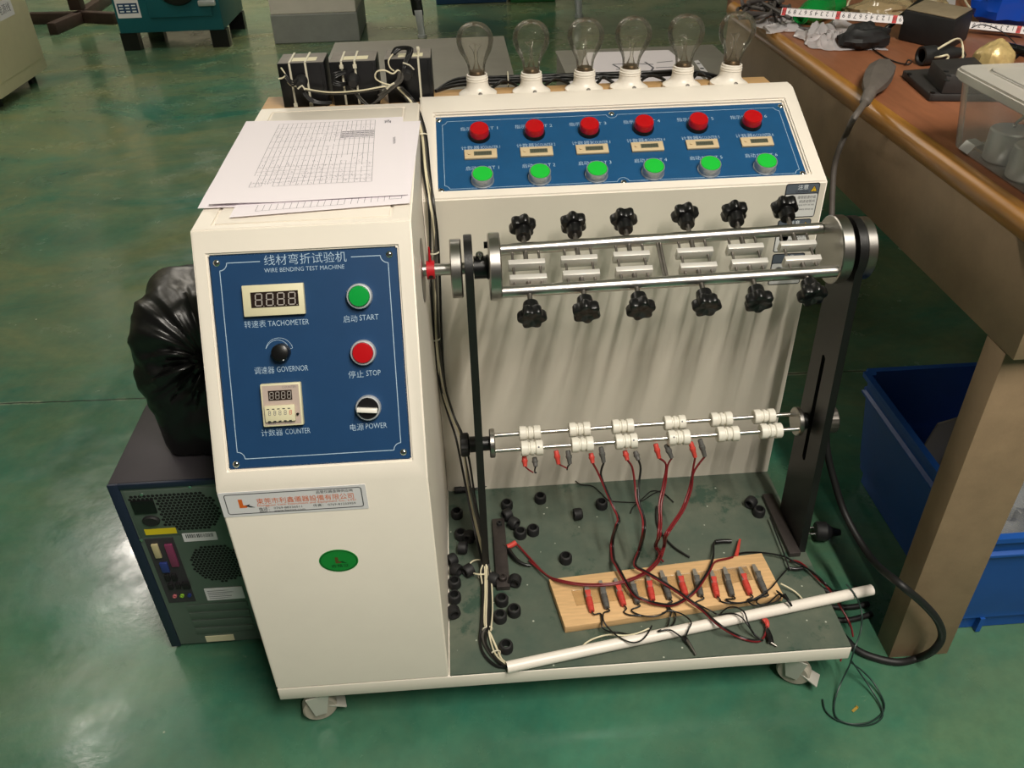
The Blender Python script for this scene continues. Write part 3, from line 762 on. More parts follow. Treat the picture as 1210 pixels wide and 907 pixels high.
up = [(626, 511.5), (684.6, 507), (735.6, 503.7), (797, 498.7), (852, 494.5), (902.5, 491)]
lo = [(628.5, 530), (688, 525.7), (739.7, 522.2), (801.7, 517), (859.6, 513), (910.5, 509)]
for pts, R_ in ((up, r1), (lo, r2)):
    for k, (px, py) in enumerate(pts):
        x = OY(px, py, R_.y).x
        rr = .0125 if R_ is r1 else .0128
        prof = [(.0036, 0), (rr - .001, 0), (rr, .001), (rr, .0110), (rr - .0025, .0128), (rr - .0025, .0146), (rr - .0008, .0158), (rr - .0008, .0202), (rr - .0025, .0214), (rr - .0025, .0232), (rr, .0250), (rr, .0350), (rr - .001, .036), (.0036, .036)]
        ro = part('guide_roller', M['nylon'], mach, lambda q: q.lathe(prof, Vector((x - .018, R_.y, R_.z)) + RD(x), X1, 28))
        if (R_ is r2 and k in (0, 2, 3)) or (R_ is r1 and k == 3):
            dx = .0105 if not (R_ is r2 and k == 3) else -.0105
            part('set_screw_hole', M['blackpl'], ro, lambda q: q.cyl(Vector((x + dx, R_.y, R_.z)) + RD(x) + Vector((0, -.72, .69)) * (rr - .001), Vector((x + dx, R_.y, R_.z)) + RD(x) + Vector((0, -.72, .69)) * (rr + .0002), .0016, seg=10))
# ---- casters
def caster(px, py, turn, x=None, y=None, lever=True):
    p = OZ(px, py, 0) if x is None else Vector((x, y, 0))
    c, s = math.cos(turn), math.sin(turn)
    T = lambda a, b, z: Vector((p.x + a * c - b * s, p.y + a * s + b * c, z))
    ax = T(0, 1, 0) - T(0, 0, 0)
    R_ = .0270
    w = part('caster', M['castwhite'], mach, lambda q: (q.box((p.x - .022, p.y - .008, .066), (p.x + .022, p.y + .036, ZB)),
        [q.hexa([T(-.009, b, .022), T(.009, b, .022), T(.009, b + .002, .022), T(-.009, b + .002, .022), T(-.018, b, .067), T(.018, b, .067), T(.018, b + .002, .067), T(-.018, b + .002, .067)]) for b in (-.0155, .0135)]))
    part('caster_wheel', M['castwheel'], w, lambda q: q.lathe([(0, 0), (.010, 0), (.011, .002), (R_ - .003, .002), (R_, .005), (R_, .019), (R_ - .003, .022), (.011, .022), (.010, .024), (0, .024)], T(0, -.012, R_), ax, 28))
    if lever: part('brake_lever', M['castwhite'], w, lambda q: (q.hexa([T(.012, -.010, .030), T(.040, -.013, .018), T(.040, .013, .018), T(.012, .010, .030), T(.012, -.010, .034), T(.041, -.013, .021), T(.041, .013, .021), T(.012, .010, .034)], bev=.001),))
caster(0, 0, .25, .052, .018)
caster(0, 0, -.55, .826, .020)
caster(0, 0, 2.6, .05, .57, lever=False)
caster(0, 0, 2.2, .85, .57, lever=False)
# ================================================================ LAMPS ON THE SHELF BEHIND
SHZ = .7845
M['plank'] = mat('pale_plywood', '#C79F6C', .55, var=.2, vscale=12, stretch=(1, 14, 14))
sh = MB(); sh.box((-.005, .6495, SHZ - .012), (.882, .720, SHZ), bev=.001)
sh = sh.build('lamp_board', M['plank']); recentre(sh)
tag(sh, 'long pale plywood board along the back of the machine under the lamp holders', 'board')
# its brackets belong to the machine
for x in (.10, .45, .80): part('board_bracket', M['cream'], mach, lambda q: q.box((x, .6475, SHZ - .060), (x + .02, .70, SHZ - .0128), bev=.001))
M['glass'] = clear_mat('bulb_glass', '#D6CDB4', .045, .03, .8, 1.35)
M['brass'] = mat('bulb_cap_tin', '#7A6248', .4, .7)
M['ceramic'] = mat('cream_lamp_holder', '#EFE8DC', .35, var=.02)
def lamp_holder(root):
    HK = .73
    o = part('holder_body', M['ceramic'], root, lambda q: q.lathe([(r, h * HK) for r, h in [(0, 0), (.0325, 0), (.0330, .002), (.0330, .0075), (.0300, .0105), (.0240, .0150), (.0200, .0210), (.0185, .0280), (.0182, .0365), (.0188, .0370), (.0188, .0390), (.0180, .0395), (.0180, .0415), (.0186, .0420), (.0186, .0440), (.0178, .0450), (.0176, .0500), (.0160, .0510), (.0150, .0500), (.0150, .040), (0, .040)]], (0, 0, 0), (0, 0, 1), 36))
    part('screw_hole', M['dullsteel'], root, lambda q: q.lathe([(.0036, 0), (.0036, .0024), (.0022, .003), (0, .0028)], (.0035, -.0272, .0088), (0, -.7, .7), 12))
def light_bulb(root):
    prof = [(.0135, 0), (.0139, .008), (.0150, .015), (.0172, .021), (.0207, .028), (.0248, .035), (.0279, .0425), (.0298, .052), (.0292, .061), (.0262, .069), (.0210, .0757), (.0135, .0803), (.006, .0821), (0, .0825)]
    part('glass_envelope', M['glass'], root, lambda q: q.lathe([(r * 1.04, h) for r, h in prof], (0, 0, 0), (0, 0, 1), 40), angle=80)
    def f(q):
        q.lathe([(.0128, -.012), (.0132, .001), (.0110, .0045), (0, .0045)], (0, 0, 0), (0, 0, 1), 24)
    part('screw_cap', M['brass'], root, f)
    st = part('glass_stem', M['glass'], root, lambda q: q.lathe([(.0085, .0045), (.0060, .010), (.0030, .018), (.0026, .030), (.0036, .034), (.0014, .038), (.0012, .048), (0, .049)], (0, 0, 0), (0, 0, 1), 14), angle=80)
    def g(q):
        for s in (1, -1): q.tube([(s * .002, 0, .020), (s * .004, 0, .036), (s * .0105, 0, .046)], .00045, 5)
        q.tube([(.0105 * math.cos(a), .0105 * math.sin(a), .046 + .0025 * math.cos(3 * a)) for a in [math.pi * k / 6 for k in range(7)]], .0003, 4, n=2)
        for a in (.6, 1.6, 2.5): q.tube([(0, 0, .048), (.0105 * math.cos(a), .0105 * math.sin(a), .0465)], .0002, 3)
    part('filament', M['dullsteel'], st, g)
hx = [OY(px, py, .674).x for px, py in ((565, 113), (628, 109), (690, 105), (743, 103), (805, 101), (861, 98))]
tilt = [(0, -.02), (0, 0), (0, .02), (0, .04), (0, .03), (0, .075)]
h0 = b0_ = None
where = ['leftmost, beside the black boxes', 'second from the left', 'third from the left', 'fourth from the left', 'second from the right', 'the rightmost one']
for k, x in enumerate(hx):
    if h0 is None:
        h0 = thing('lamp_holder', '', 'lamp holder', (0, 0, 0)); lamp_holder(h0)
        b0_ = thing('light_bulb', '', 'light bulb', (0, 0, 0)); light_bulb(b0_)
        h, b = h0, b0_
    else: h, b = dup(h0), dup(b0_)
    h.location = (x, .674, SHZ + .0002); b.location = (x, .674, SHZ + .0378)
    h.rotation_euler = (0, tilt[k][1] * .6, .0); b.rotation_euler = (0, tilt[k][1], (0, 1.2, 1.4, .3, 1.7, .8)[k])
    b.location.x += .036 * math.sin(tilt[k][1] * .6)
    h['label'] = 'cream flared lamp holder in the row of six, ' + where[k]; h['group'] = 'lamp holders on the board'
    b['label'] = 'clear glass light bulb in the row of six, ' + where[k]; b['group'] = 'light bulbs in the row'
# ================================================================ TRANSFORMER BOXES
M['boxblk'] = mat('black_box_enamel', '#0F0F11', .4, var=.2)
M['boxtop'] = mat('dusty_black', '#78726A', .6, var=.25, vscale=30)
names = ['leftmost black transformer box with two white ties and a coiled cable', 'middle black transformer box with two white ties round it', 'rightmost black transformer box nearest the bulbs, cable arching over its top']
for k, (l, r, t) in enumerate(((327, 383, 75.6), (388.5, 444.5, 73.8), (454, 510, 70.5))):
    y0, y1 = .652, .716
    a, b = OY(l, t, y0), OY(r, t - 1, y0)
    x0, x1, z1 = a.x, b.x - .001, a.z
    bx = thing('transformer_box', names[k], 'transformer', ((x0 + x1) / 2, (y0 + y1) / 2, SHZ), group='transformer boxes on the board')
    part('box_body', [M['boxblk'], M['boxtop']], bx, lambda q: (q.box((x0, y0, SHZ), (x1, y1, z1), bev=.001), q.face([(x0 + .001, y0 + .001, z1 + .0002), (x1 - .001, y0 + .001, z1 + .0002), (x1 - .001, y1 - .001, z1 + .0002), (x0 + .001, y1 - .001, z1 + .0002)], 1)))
    part('side_seam', M['boxblk'], bx, lambda q: q.box((x1 - .006, y0 - .0012, SHZ), (x1 - .004, y0, z1 - .002)))
    part('paper_label', M['ivory'], bx, lambda q: q.box((x0 + .022, y0 + .012, z1 + .0002), (x1 - .014, y0 + .034, z1 + .0006)))
    ties = ((.020, .046), (.020, .042), (.056,))[k]
    for tx in ties:
        def f(q):
            w = .0016; e = .0012; x = x0 + tx
            q.box((x - w, y0 - e, SHZ + .001), (x + w, y0 - .0002, z1 + e))
            q.box((x - w, y0 - e, z1 + .0007), (x + w, y1 + e, z1 + e + .0004))
            q.box((x - .003, y0 - .004, z1 - (.010 + .06 * ((k + 1) % 2))), (x + .003, y0 - e, z1 - (.004 + .06 * ((k + 1) % 2))))
        part('cable_tie', M['tie'], bx, f)
    if k == 2:
        part('tie_head', M['tie'], bx, lambda q: (q.cyl((x0 + .056, y0 + .02, z1 + .001), (x0 + .056, y0 + .02, z1 + .010), .0018, seg=8), q.box((x0 + .0535, y0 + .0175, z1 + .008), (x0 + .0585, y0 + .0225, z1 + .014), bev=.0008)))
    # black gland where the cable comes out
    gx, gz = (x0 + .037, z1 - .025)
    if k == 2: gx, gz = x0 + .036, z1 - .018
    part('cable_gland', M['blackmat'], bx, lambda q: q.lathe([(0, 0), (.0085, 0), (.0105, .006), (.0095, .016), (.0070, .022), (0, .022)], (gx, y0, gz), (0, -1, -.25), 20))
# loops of thin wire in front of the boxes: one bundle
def P(px, py, y): return OY(px, py, y)
lb = thing('wire_loom', 'loom of black and white wires looping across the fronts of the black boxes', 'cable', P(420, 110, .63))
def wire(parent, m, r, pts, name='wire', n=6, seg=6): return part(name, m, parent, lambda q: q.tube(pts, r, seg, n=n), smooth=True, angle=60)
Y = .635
for d in (0, 2.5, 5): wire(lb, M['wire_blk'], .0016, [P(331, 80 + d, .645), P(337, 88 + d, Y), P(346, 96 + d, Y), P(352, 92 + d, Y)])
wire(lb, M['wire_cream'], .0013, [P(332, 80, .64), P(337, 88, Y), P(334, 92, Y), P(329, 93, Y)])
wire(lb, M['wire_cream'], .0013, [P(337, 92, Y), P(343, 100, Y), P(352, 102, Y), P(362, 105, Y), P(390, 109, .628), (P(425, 107, .628)), P(448, 103, .628), P(462, 101, .632)])
wire(lb, M['wire_grey'], .0017, [P(345, 101, Y + .003), P(365, 107, Y), P(392, 111, .631), P(425, 109, .631), P(455, 104, .631)])
for d in (0, 2, 4): wire(lb, M['wire_blk'], .0017, [P(358, 106 + d, .64), P(366, 115 + d, .638), P(378, 120 + d * .6, .638), P(392, 120 + d * .5, .638)])
for d in (0, 3, 6): wire(lb, M['wire_blk'], .0016, [P(408, 84 + d * .4, .645), P(396, 86 + d, Y), P(393, 93 + d, Y), P(402, 98 + d * .6, Y), P(412, 97 + d * .3, .645)])
for d in (0, 3): wire(lb, M['wire_grey'], .0017, [P(412, 99, Y), P(420, 108 + d, .636), P(430, 119 + d, .636), P(438, 124, .636), P(450, 114 + d, .634), P(460, 103 + d, .634)])
for d in (0, 2.6, 5.2): wire(lb, M['wire_blk'], .0022, [P(477, 92, .64), P(476 + d * .4, 80, .632), P(482 + d, 60 - d * .4, .66), P(474 - d, 58 - d * .3, .668), P(466 - d * .6, 64, .66)])
wire(lb, M['wire_cream'], .0012, [P(464, 64, .655), P(459, 72, .64), P(461, 80, .635), P(466, 84, .632)])
wire(lb, M['wire_cream'], .0014, [P(466, 101, .630), P(455, 99, .628), P(444, 93, .626), P(445, 85, .626), P(454, 83, .626), P(464, 87, .628), P(470, 83, .632), P(474, 86, .634)])
for d in (0, 4): wire(lb, M['wire_grey'], .0030, [P(472 + d, 84, .634), P(470 + d, 95, .630), P(462 + d, 102, .630), P(448 + d, 113, .636)])
part('cable_tie', M['tie'], lb, lambda q: q.tube([P(457, 105, .625), P(461, 101, .624), P(466, 98, .625)], .0016, 5, n=2))
part('cable_tie', M['tie'], lb, lambda q: q.tube([P(352, 105, .63), P(357, 101, .629), P(360, 106, .63)], .0014, 5, n=2))
part('cable_tie', M['tie'], lb, lambda q: q.tube([P(476, 74, .628), P(484, 77, .632), P(489, 82, .638)], .0012, 5, n=2))
# black cables lying along the board behind the holders
sc_ = thing('lamp_supply_cable', 'black cables lying along the board behind the lamp holders', 'cable', (.6, .712, SHZ))
def bz(px, py, z=SHZ + .006): return OZ(px, py, z)
for j in range(3):
    o = j * .0062
    pts = [Vector((.290, .700, SHZ + .004))] + [Vector((x, .728 + o * .6 - .006 * math.sin(7 * x + j), SHZ + .006 + o * .5)) for x in (.33, .40, .47, .54, .61, .68, .75)] + [Vector((.80, .712, SHZ + .004))]
    wire(sc_, M['wire_blk'], .0030, pts)
for x in (.352, .418): part('cable_tie', M['tie'], sc_, lambda q: q.lathe([(.0125, 0), (.0135, 0), (.0135, .002), (.0125, .002)], (x, .733, SHZ + .010), (1, 0, 0), 16))
for k in range(5):
    xa, xb = hx[k] + .030, hx[k + 1] - .028
    wire(sc_, M['wire_blk'], .0028, [Vector((xa - .006, .700, SHZ + .004)), Vector((xa + .004, .716, SHZ + .006)), Vector(((xa + xb) / 2, .722, SHZ + .010)), Vector((xb, .718, SHZ + .006)), Vector((xb + .006, .705, SHZ + .004))])
# ================================================================ PAPERS ON THE CABINET
def sheet(name, px, z, label, lift=.0, parts=None):
    c = [OZ(x, y, z) for x, y in px]                              # near-left, far-left, far-right, near-right
    nu, nv = 10, 10
    def pos(a, b):
        p = c[0] * (1 - a) * (1 - b) + c[1] * (1 - a) * b + c[2] * a * b + c[3] * a * (1 - b)
        r = .0012 * math.sin(a * 5 + b * 3 + z * 900) * b * (1 - b) * 4
        near = max(0, 1 - (a ** 2 + b ** 2) * 12)
        return p + Vector((0, 0, abs(r) + lift * near))
    t = thing(name, label, 'paper', (c[0] + c[2]) / 2, group='papers on the cabinet lid')
    def f(q):
        g = [[pos(i / nu, j / nv) for j in range(nv + 1)] for i in range(nu + 1)]
        vs = [q.bm.verts.new(g[i][j] + Vector((0, 0, h))) for h in (0, .0004) for i in range(nu + 1) for j in range(nv + 1)]
        K = (nu + 1) * (nv + 1)
        for i in range(nu):
            for j in range(nv):
                a = i * (nv + 1) + j
                for o, rev in ((0, True), (K, False)):
                    q_ = [vs[o + a], vs[o + a + nv + 1], vs[o + a + nv + 2], vs[o + a + 1]]
                    q.bm.faces.new(q_[::-1] if rev else q_)
        rim = [(i, 0) for i in range(nu)] + [(nu, j) for j in range(nv)] + [(i, nv) for i in range(nu, 0, -1)] + [(0, j) for j in range(nv, 0, -1)]
        for (i, j), (k, l) in zip(rim, rim[1:] + rim[:1]):
            q.bm.faces.new([vs[i * (nv + 1) + j], vs[k * (nv + 1) + l], vs[K + k * (nv + 1) + l], vs[K + i * (nv + 1) + j]])
    part('paper_sheet', M['paper'], t, f, angle=60)
    return t, pos
z0 = CZT + .0006
s1, _ = sheet('printed_sheet', [(234, 248), (291, 143.5), (470, 140), (478, 236)], z0, 'blank lower paper sticking out on the left edge of the stack', .002)
s2, p2 = sheet('printed_sheet', [(271, 257), (330, 150), (497, 143), (484, 240)], z0 + .0022, 'paper under the top form with a row of table boxes along its near edge')
s3, p3 = sheet('printed_sheet', [(247, 243), (304, 146), (476, 138), (482, 230)], z0 + .0046, 'top paper of the stack printed with a closely ruled form', .002)
def ink(parent, pos, z, lines, m, name):
    def f(q):
        for a0, b0, a1, b1, w in lines:
            k = 8 if abs(a1 - a0) + abs(b1 - b0) > .3 else 1
            for i in range(k):
                p = pos(a0 + (a1 - a0) * i / k, b0 + (b1 - b0) * i / k); r = pos(a0 + (a1 - a0) * (i + 1) / k, b0 + (b1 - b0) * (i + 1) / k)
                d = (r - p)
                if d.length < 1e-7: continue
                s = Vector((-d.y, d.x, 0)).normalized() * w / 2; e = Vector((0, 0, .0006))
                q.face([p - s + e, r - s + e, r + s + e, p + s + e])
    part(name, m, parent, f, smooth=False)
rows = [.16 + .031 * k for k in range(22)]
L_ = [(a, .16, a, .965, .0005) for a in rows] + [(rows[0], b, rows[-1], b, .0005) for b in (.16, .20, .24, .285, .33, .375, .50, .62, .70, .80, .90, .965)]
ink(s3, p3, 0, L_, M['ink'], 'form_ruling')
rnd = random.Random(3)
L_ = []
for k, a in enumerate(rows[:-1]):
    for b0, b1, dens in ((.17, .32, 6), (.34, .48, 4), (.55, .62, 2 if k < 12 else 0), (.70, .80, 4), (.81, .90, 3 if k > 8 else 1)):
        for i in range(dens):
            b = rnd.uniform(b0, b1); aa = a + rnd.uniform(.006, .025)
            L_.append((aa, b, aa + rnd.uniform(-.012, .012), b + rnd.uniform(-.018, .018), .0007))
ink(s3, p3, 0, L_, M['inklt'], 'handwriting')
L_ = []
for k in range(14, 21):
    for b in (.72, .745, .77, .795):
        for i in range(4): L_.append((rows[k] + .004 + .006 * i, b, rows[k] + .008 + .006 * i, b + .014, .0010))
for i in range(14): L_.append((.87 + rnd.uniform(0, .05), .90 + rnd.uniform(0, .06), .87 + rnd.uniform(0, .05), .90 + rnd.uniform(0, .06), .0009))
for i in range(8): L_.append((.93, .60 + .012 * i, .945, .606 + .012 * i, .0012))
ink(s3, p3, 0, L_, M['ink'], 'form_words')
L_ = [(.13 + .038 * k, .035, .13 + .038 * k, .09, .0005) for k in range(20)] + [(.13, .035, .62, .035, .0005), (.88, .05, .95, .05, .0006), (.95, .05, .95, .085, .0006), (.88, .05, .88, .085, .0006)]
ink(s2, p2, 0, L_, M['ink'], 'form_ruling')
# ================================================================ ON THE BENCH MAT
ZT_ = ZM + .0003
def Zp(px, py, h=.004): return OZ(px, py, ZM + h)
# ---- bundle of cables down the inner wall
cb = thing('cable_bundle', 'long tied bundle of black and cream cables hanging down beside the cabinet', 'cable', OZ(572, 650, ZM))
def along(dx, dz=0):
    pts = []
    for px, py, how, val in ((470, 103, 'y', .632), (484, 118, 'y', .640), (492, 135, 's', .004), (499, 160, 's', .004), (503, 200, 's', .004), (509, 238, 's', .005), (513, 275, 'y', .410), (514, 330, 'y', .409), (516, 400, 'y', .408), (522, 455, 'y', .406), (533, 490, 'y', .395),
                             (543, 515, 'y', .36), (549, 545, 'y', .33), (556, 590, 'y', .285), (565, 630, 'y', .235), (573, 665, 'z', .016), (574, 700, 'z', .009), (573, 735, 'z', .008)):
        x = px + dx
        pts.append({'y': lambda: OY(x, py, val), 's': lambda: OP(x, py, FH.at(0, 0, val), FH.N), 'z': lambda: OZ(x, py, ZM + val + dz)}[how]())
    return pts
for m_, r_, dx, dy, end in (('wire_blk', .0022, -3.5, 0, [(567, 755), (572, 773), (586, 786), (602, 788)]), ('wire_cream', .0019, -.5, 0, [(579, 748), (588, 768), (594, 780), (606, 786)]), ('wire_grey', .0022, 2.5, 0, [(570, 752), (578, 770), (592, 784), (604, 787)]),
                            ('wire_blk', .0022, 4.5, .002, [(574, 758), (584, 776), (596, 787), (606, 788)]), ('wire_cream', .0014, 1.2, .003, [(577, 745), (584, 770), (596, 783), (604, 785)])):
    pts = along(dx, .002 + dy) + [Zp(x, y, .0045 + dy) for x, y in end]
    for i, p in enumerate(pts[5:14]): p += Vector((.0022 * math.sin(i * 1.3 + dx), 0, 0))
    wire(cb, M[m_], r_, pts, n=5)
wire(cb, M['wire_cream'], .0014, [Zp(578, 690, .012), Zp(577, 672, .016), Zp(570, 662, .018), Zp(560, 662, .012), Zp(554, 668, .008), Zp(556, 675, .008), Zp(564, 678, .014), Zp(573, 678, .016)])
wire(cb, M['wire_cream'], .0014, [Zp(570, 690, .012), Zp(568, 675, .016), Zp(572, 666, .019), Zp(578, 670, .016), Zp(581, 690, .011), Zp(582, 720, .010), Zp(580, 745, .010)])
for px, py, w in ((571, 680, .0095), (576, 743, .0090), (586, 771, .0080)):
    c = Zp(px, py, .006)
    part('cable_tie', M['tie'], cb, lambda q: q.lathe([(w - .0012, -.001), (w, -.001), (w, .001), (w - .0012, .001), (w - .0012, -.001)], c, Vector((.15, -1, 0)), 20, sx=1., sy=.7))
for px, py in ((499, 160), (513, 298), (515, 400)):
    c = OP(px, py, FH.at(0, 0, .004), FH.N) if py < 200 else OY(px, py, .409)
    part('cable_tie', M['tie'], cb, lambda q: q.lathe([(.0072, -.001), (.0084, -.001), (.0084, .001), (.0072, .001), (.0072, -.001)], c, (.1, -.1 if py > 200 else -.8, -1), 16))
# ---- white pipe
pr_ = .0090
pa, pb = Zp(599, 788, pr_ + .0004), Zp(1030, 696.5, pr_ + .0004)
ax = (pb - pa)
q = MB(); q.lathe([(pr_ - .0018, 0), (pr_, 0), (pr_, ax.length), (pr_ - .0018, ax.length), (pr_ - .0018, 0)], pa, ax, 28)
o = q.build('plastic_pipe', M['pvc']); o.location = (0, 0, 0)
recentre(o); tag(o, 'long straight white plastic pipe lying across the front of the green mat', 'pipe')
# ---- plastic gland nuts
def nut_mesh(root, R_=.0112, H_=.0155):
    part('nut_shell', M['blackmat'], root, lambda q: q.lathe([(R_ * .62, H_), (R_ * .78, H_), (R_ * .86, H_ * .97), (R_, H_ * .80), (R_, H_ * .08), (R_ * .96, 0), (R_ * .62, 0), (R_ * .62, H_)], (0, 0, 0), (0, 0, 1), 48, fn=lambda a, h: 1 - (.06 * (math.cos(24 * a) > 0) if .05 * H_ < h < .85 * H_ else 0)), angle=50)
proto = None
NUTS = [  # px, py, pose, label
 (540, 606, 'U', 'upright black ribbed nut by the cabinet wall, just in front of the grey connector'),
 (544.5, 631, 'U', 'upright black ribbed nut by the wall, behind the tipped pair left of the cables'),
 (555, 634, 'S', 'tipped black ribbed nut touching the cable bundle, right one of a tipped pair'),
 (547, 647, 'S', 'tipped black ribbed nut left of the cables, nearer one of a tipped pair'),
 (599, 596, 'U', 'upright black ribbed nut at the back end of the chain right of the left plate'),
 (599, 608, 'S', 'tipped black ribbed nut second in the chain right of the left plate'),
 (607.5, 618, 'S', 'tipped black ribbed nut third in the chain right of the left plate'),
 (615, 629.5, 'U', 'upright black ribbed nut at the front end of the chain, left of another'),
 (630, 626, 'U', 'upright black ribbed nut at the right of the chain\'s front end'),
 (638.5, 588, 'U', 'upright black ribbed nut alone near the back panel under the first roller pairs'),
 (534.5, 661, 'S', 'tipped black ribbed nut furthest back in the row along the cabinet wall'),
 (539, 673, 'S', 'tipped black ribbed nut second from the back along the cabinet wall'),
 (537, 688, 'U', 'upright black ribbed nut third from the back along the cabinet wall'),
 (537, 705, 'U', 'upright black ribbed nut second from the front along the cabinet wall'),
 (535.5, 722.5, 'S', 'tipped black ribbed nut nearest the front along the cabinet wall'),
 (553, 674, 'S', 'black ribbed nut half behind the looped cream wire of the cable bundle'),
 (584, 684, 'S', 'tipped black ribbed nut between the cable bundle and the rusty foot bolt'),
 (608.5, 685.5, 'S', 'tipped black ribbed nut just right of the rusty foot bolt'),
 (593, 708.5, 'U', 'upright black ribbed nut in front of the rusty foot bolt'),
 (591, 728, 'U', 'upright black ribbed nut by the cables, left of a similar nut'),
 (607.5, 721, 'U', 'upright black ribbed nut right of two others in front of the rusty foot bolt'),
 (598, 763.5, 'U', 'upright black ribbed nut near the open end of the white pipe'),
 (668.5, 659, 'U', 'upright black ribbed nut just behind the left end of the wooden block'),
 (683, 607, 'S', 'tipped black ribbed nut alone in the middle of the mat'),
 (711, 595, 'U', 'upright black ribbed nut beside the hanging red and black lead'),
 (887, 593.5, 'S', 'tipped black ribbed nut by the right plate foot, left of an upright one'),
 (897, 604, 'U', 'upright black ribbed nut touching the right plate foot'),
]
for k, (px, py, pose, lab) in enumerate(NUTS):
    if proto is None: proto = thing('gland_nut', '', 'nut'); nut_mesh(proto); n_ = proto
    else: n_ = dup(proto)
    if pose == 'U':
        p = OZ(px, py, ZT_ + .0078); n_.location = (p.x, p.y, ZT_); n_.rotation_euler = (0, 0, k * .7)
    else:
        p = OZ(px, py, ZT_ + .0112); an = k * 1.9 + .4
        d = Vector((math.cos(an), math.sin(an), 0))
        n_.rotation_euler = (0, math.pi / 2, an)
        n_.location = Vector((p.x, p.y, ZT_ + .0114)) - d * .0078
    n_['label'] = lab; n_['group'] = 'black gland nuts on the mat'
sm = thing('small_ring', 'small black plastic ring at the back of the left plate foot', 'ring', OZ(590, 617, ZM + .0102))
sm.location.z = ZM + .0102
sm.location.x, sm.location.y = OZ(590, 618, ZM + .0125).x, OZ(590, 618, ZM + .0125).y
part('ring_body', M['blackmat'], sm, lambda q: q.lathe([(.0025, 0), (.0052, 0), (.0052, .0040), (.0042, .0055), (.0025, .0055), (.0025, 0)], sm.location, (0, 0, 1), 24))
# grey inline connector lying at the back left
a, b = Zp(537, 579, .007), Zp(566, 577, .007)
cn_ = thing('inline_connector', 'dark grey inline cable connector lying at the back left corner of the mat', 'connector', (a + b) / 2)
part('connector_body', M['blackmat'], cn_, lambda q: q.lathe([(0, 0), (.0065, 0), (.0068, .014), (.0058, .0145), (.0058, .020), (.0066, .0205), (.0066, .030), (.003, .033), (.0022, .04), (0, .04)], a, b - a, 20))
wire(cn_, M['wire_blk'], .0018, [a + (b - a).normalized() * .038, Zp(572, 575, .006), Zp(580, 571, .010), Zp(585, 568, .014), Zp(588, 570, .012)])
# ---- wooden block with twelve clips
M['wood'] = mat('pale_pine', '#DDB582', .5, var=.16, vscale=16, stretch=(1.2, 14, 14))
M['glue'] = clear_mat('dried_glue', '#D3A86C', .12, .25, .6)
BH = .0145
top = [OZ(x, y, ZM + BH) for x, y in ((667.8, 741), (648.5, 684), (900, 653), (926, 703))]
wb = thing('clip_block', 'pale pine block lying on the mat with a row of twelve red and grey clips', 'block', (top[0] + top[2]) / 2 - Vector((0, 0, BH)))
part('wood_block', M['wood'], wb, lambda q: q.hexa([Vector((p.x, p.y, ZT_)) for p in top] + [Vector((p.x, p.y, ZM + BH)) for p in top], bev=.0008))
def gl(q):
    a, b, c, d = [(top[0] * (1 - v) + top[1] * v) * (1 - u) + (top[3] * (1 - v) + top[2] * v) * u for u, v in ((.08, .38), (.08, .70), (.90, .74), (.90, .42))]
    P_ = [a, b, b * .5 + c * .5 + Vector((0, .003, 0)), c, d, a * .5 + d * .5 + Vector((0, -.003, 0))]
    fr = Fr((0, 0, ZM + BH), (1, 0, 0), (0, 1, 0)); q.prism([(p.x, p.y) for p in P_], fr, .0001, .0010)
part('glue_strip', M['glue'], wb, gl)
CL = [((195, 262), (225, 385), 'r'), ((262, 250), (293, 370), 'g'), ((328, 240), (368, 358), 'r'), ((400, 240), (428, 348), 'g'), ((472, 225), (497, 335), 'r'), ((533, 205), (572, 328), 'g'),
      ((608, 205), (645, 312), 'r'), ((680, 198), (713, 315), 'g'), ((758, 205), (785, 318), 'r'), ((815, 190), (852, 315), 'g'), ((884, 190), (932, 308), 'r'), ((945, 178), (1000, 300), 'g')]
ends = []
M['clipsteel'] = mat('grey_clip_steel', '#A39E95', .4, .5, var=.12, vscale=80)
for k, (tp, en, c) in enumerate(CL):
    A = OZ(640 + tp[0] / 3.781, 620 + tp[1] / 3.781, ZM + BH + .008)          # jaw tip
    B = OZ(640 + en[0] / 3.781, 620 + en[1] / 3.781, ZM + BH + .006)          # sleeve end
    d = (B - A).normalized(); L_ = (B - A).length; ends.append(B)
    side = d.cross(Vector((0, 0, 1))).normalized(); upv = side.cross(d).normalized()
    m_ = M['redpl'] if c == 'r' else M['greypl']
    cl = part('crocodile_clip', M['clipsteel'], wb, lambda q: [q.hexa([A + side * -.0026 + upv * z0, A + side * .0026 + upv * z0, A + d * L_ * .52 + side * .0050 + upv * (z0 - .0012), A + d * L_ * .52 + side * -.0050 + upv * (z0 - .0012),
                                                            A + side * -.0026 + upv * (z0 + .0012), A + side * .0026 + upv * (z0 + .0012), A + d * L_ * .52 + side * .0050 + upv * z1, A + d * L_ * .52 + side * -.0050 + upv * z1]) for z0, z1 in ((.0006, .0042), (-.0030, -.0010))], 'steel jaws with coloured rubber sleeve')
    part('clip_sleeve', m_, cl, lambda q: q.lathe([(0, 0), (.0048, 0), (.0054, .002), (.0054, L_ * .16), (.0045, L_ * .165), (.0045, L_ * .19), (.0054, L_ * .2), (.0052, L_ * .34), (.0042, L_ * .345), (.0042, L_ * .37), (.0050, L_ * .375), (.0044, L_ * .5), (0, L_ * .5)], A + d * L_ * .5, d, 18, U=side))
    wx = A + d * L_ * .36 + upv * .004
    part('clip_lever', m_, cl, lambda q: q.hexa([wx - side * .0045, wx + side * .0045, wx + d * .010 + side * .0032, wx + d * .010 - side * .0032, wx - side * .0050 + upv * .0035 - d * .002, wx + side * .0050 + upv * .0035 - d * .002, wx + d * .009 + side * .0032 + upv * .0012, wx + d * .009 - side * .0032 + upv * .0012], bev=.0006))
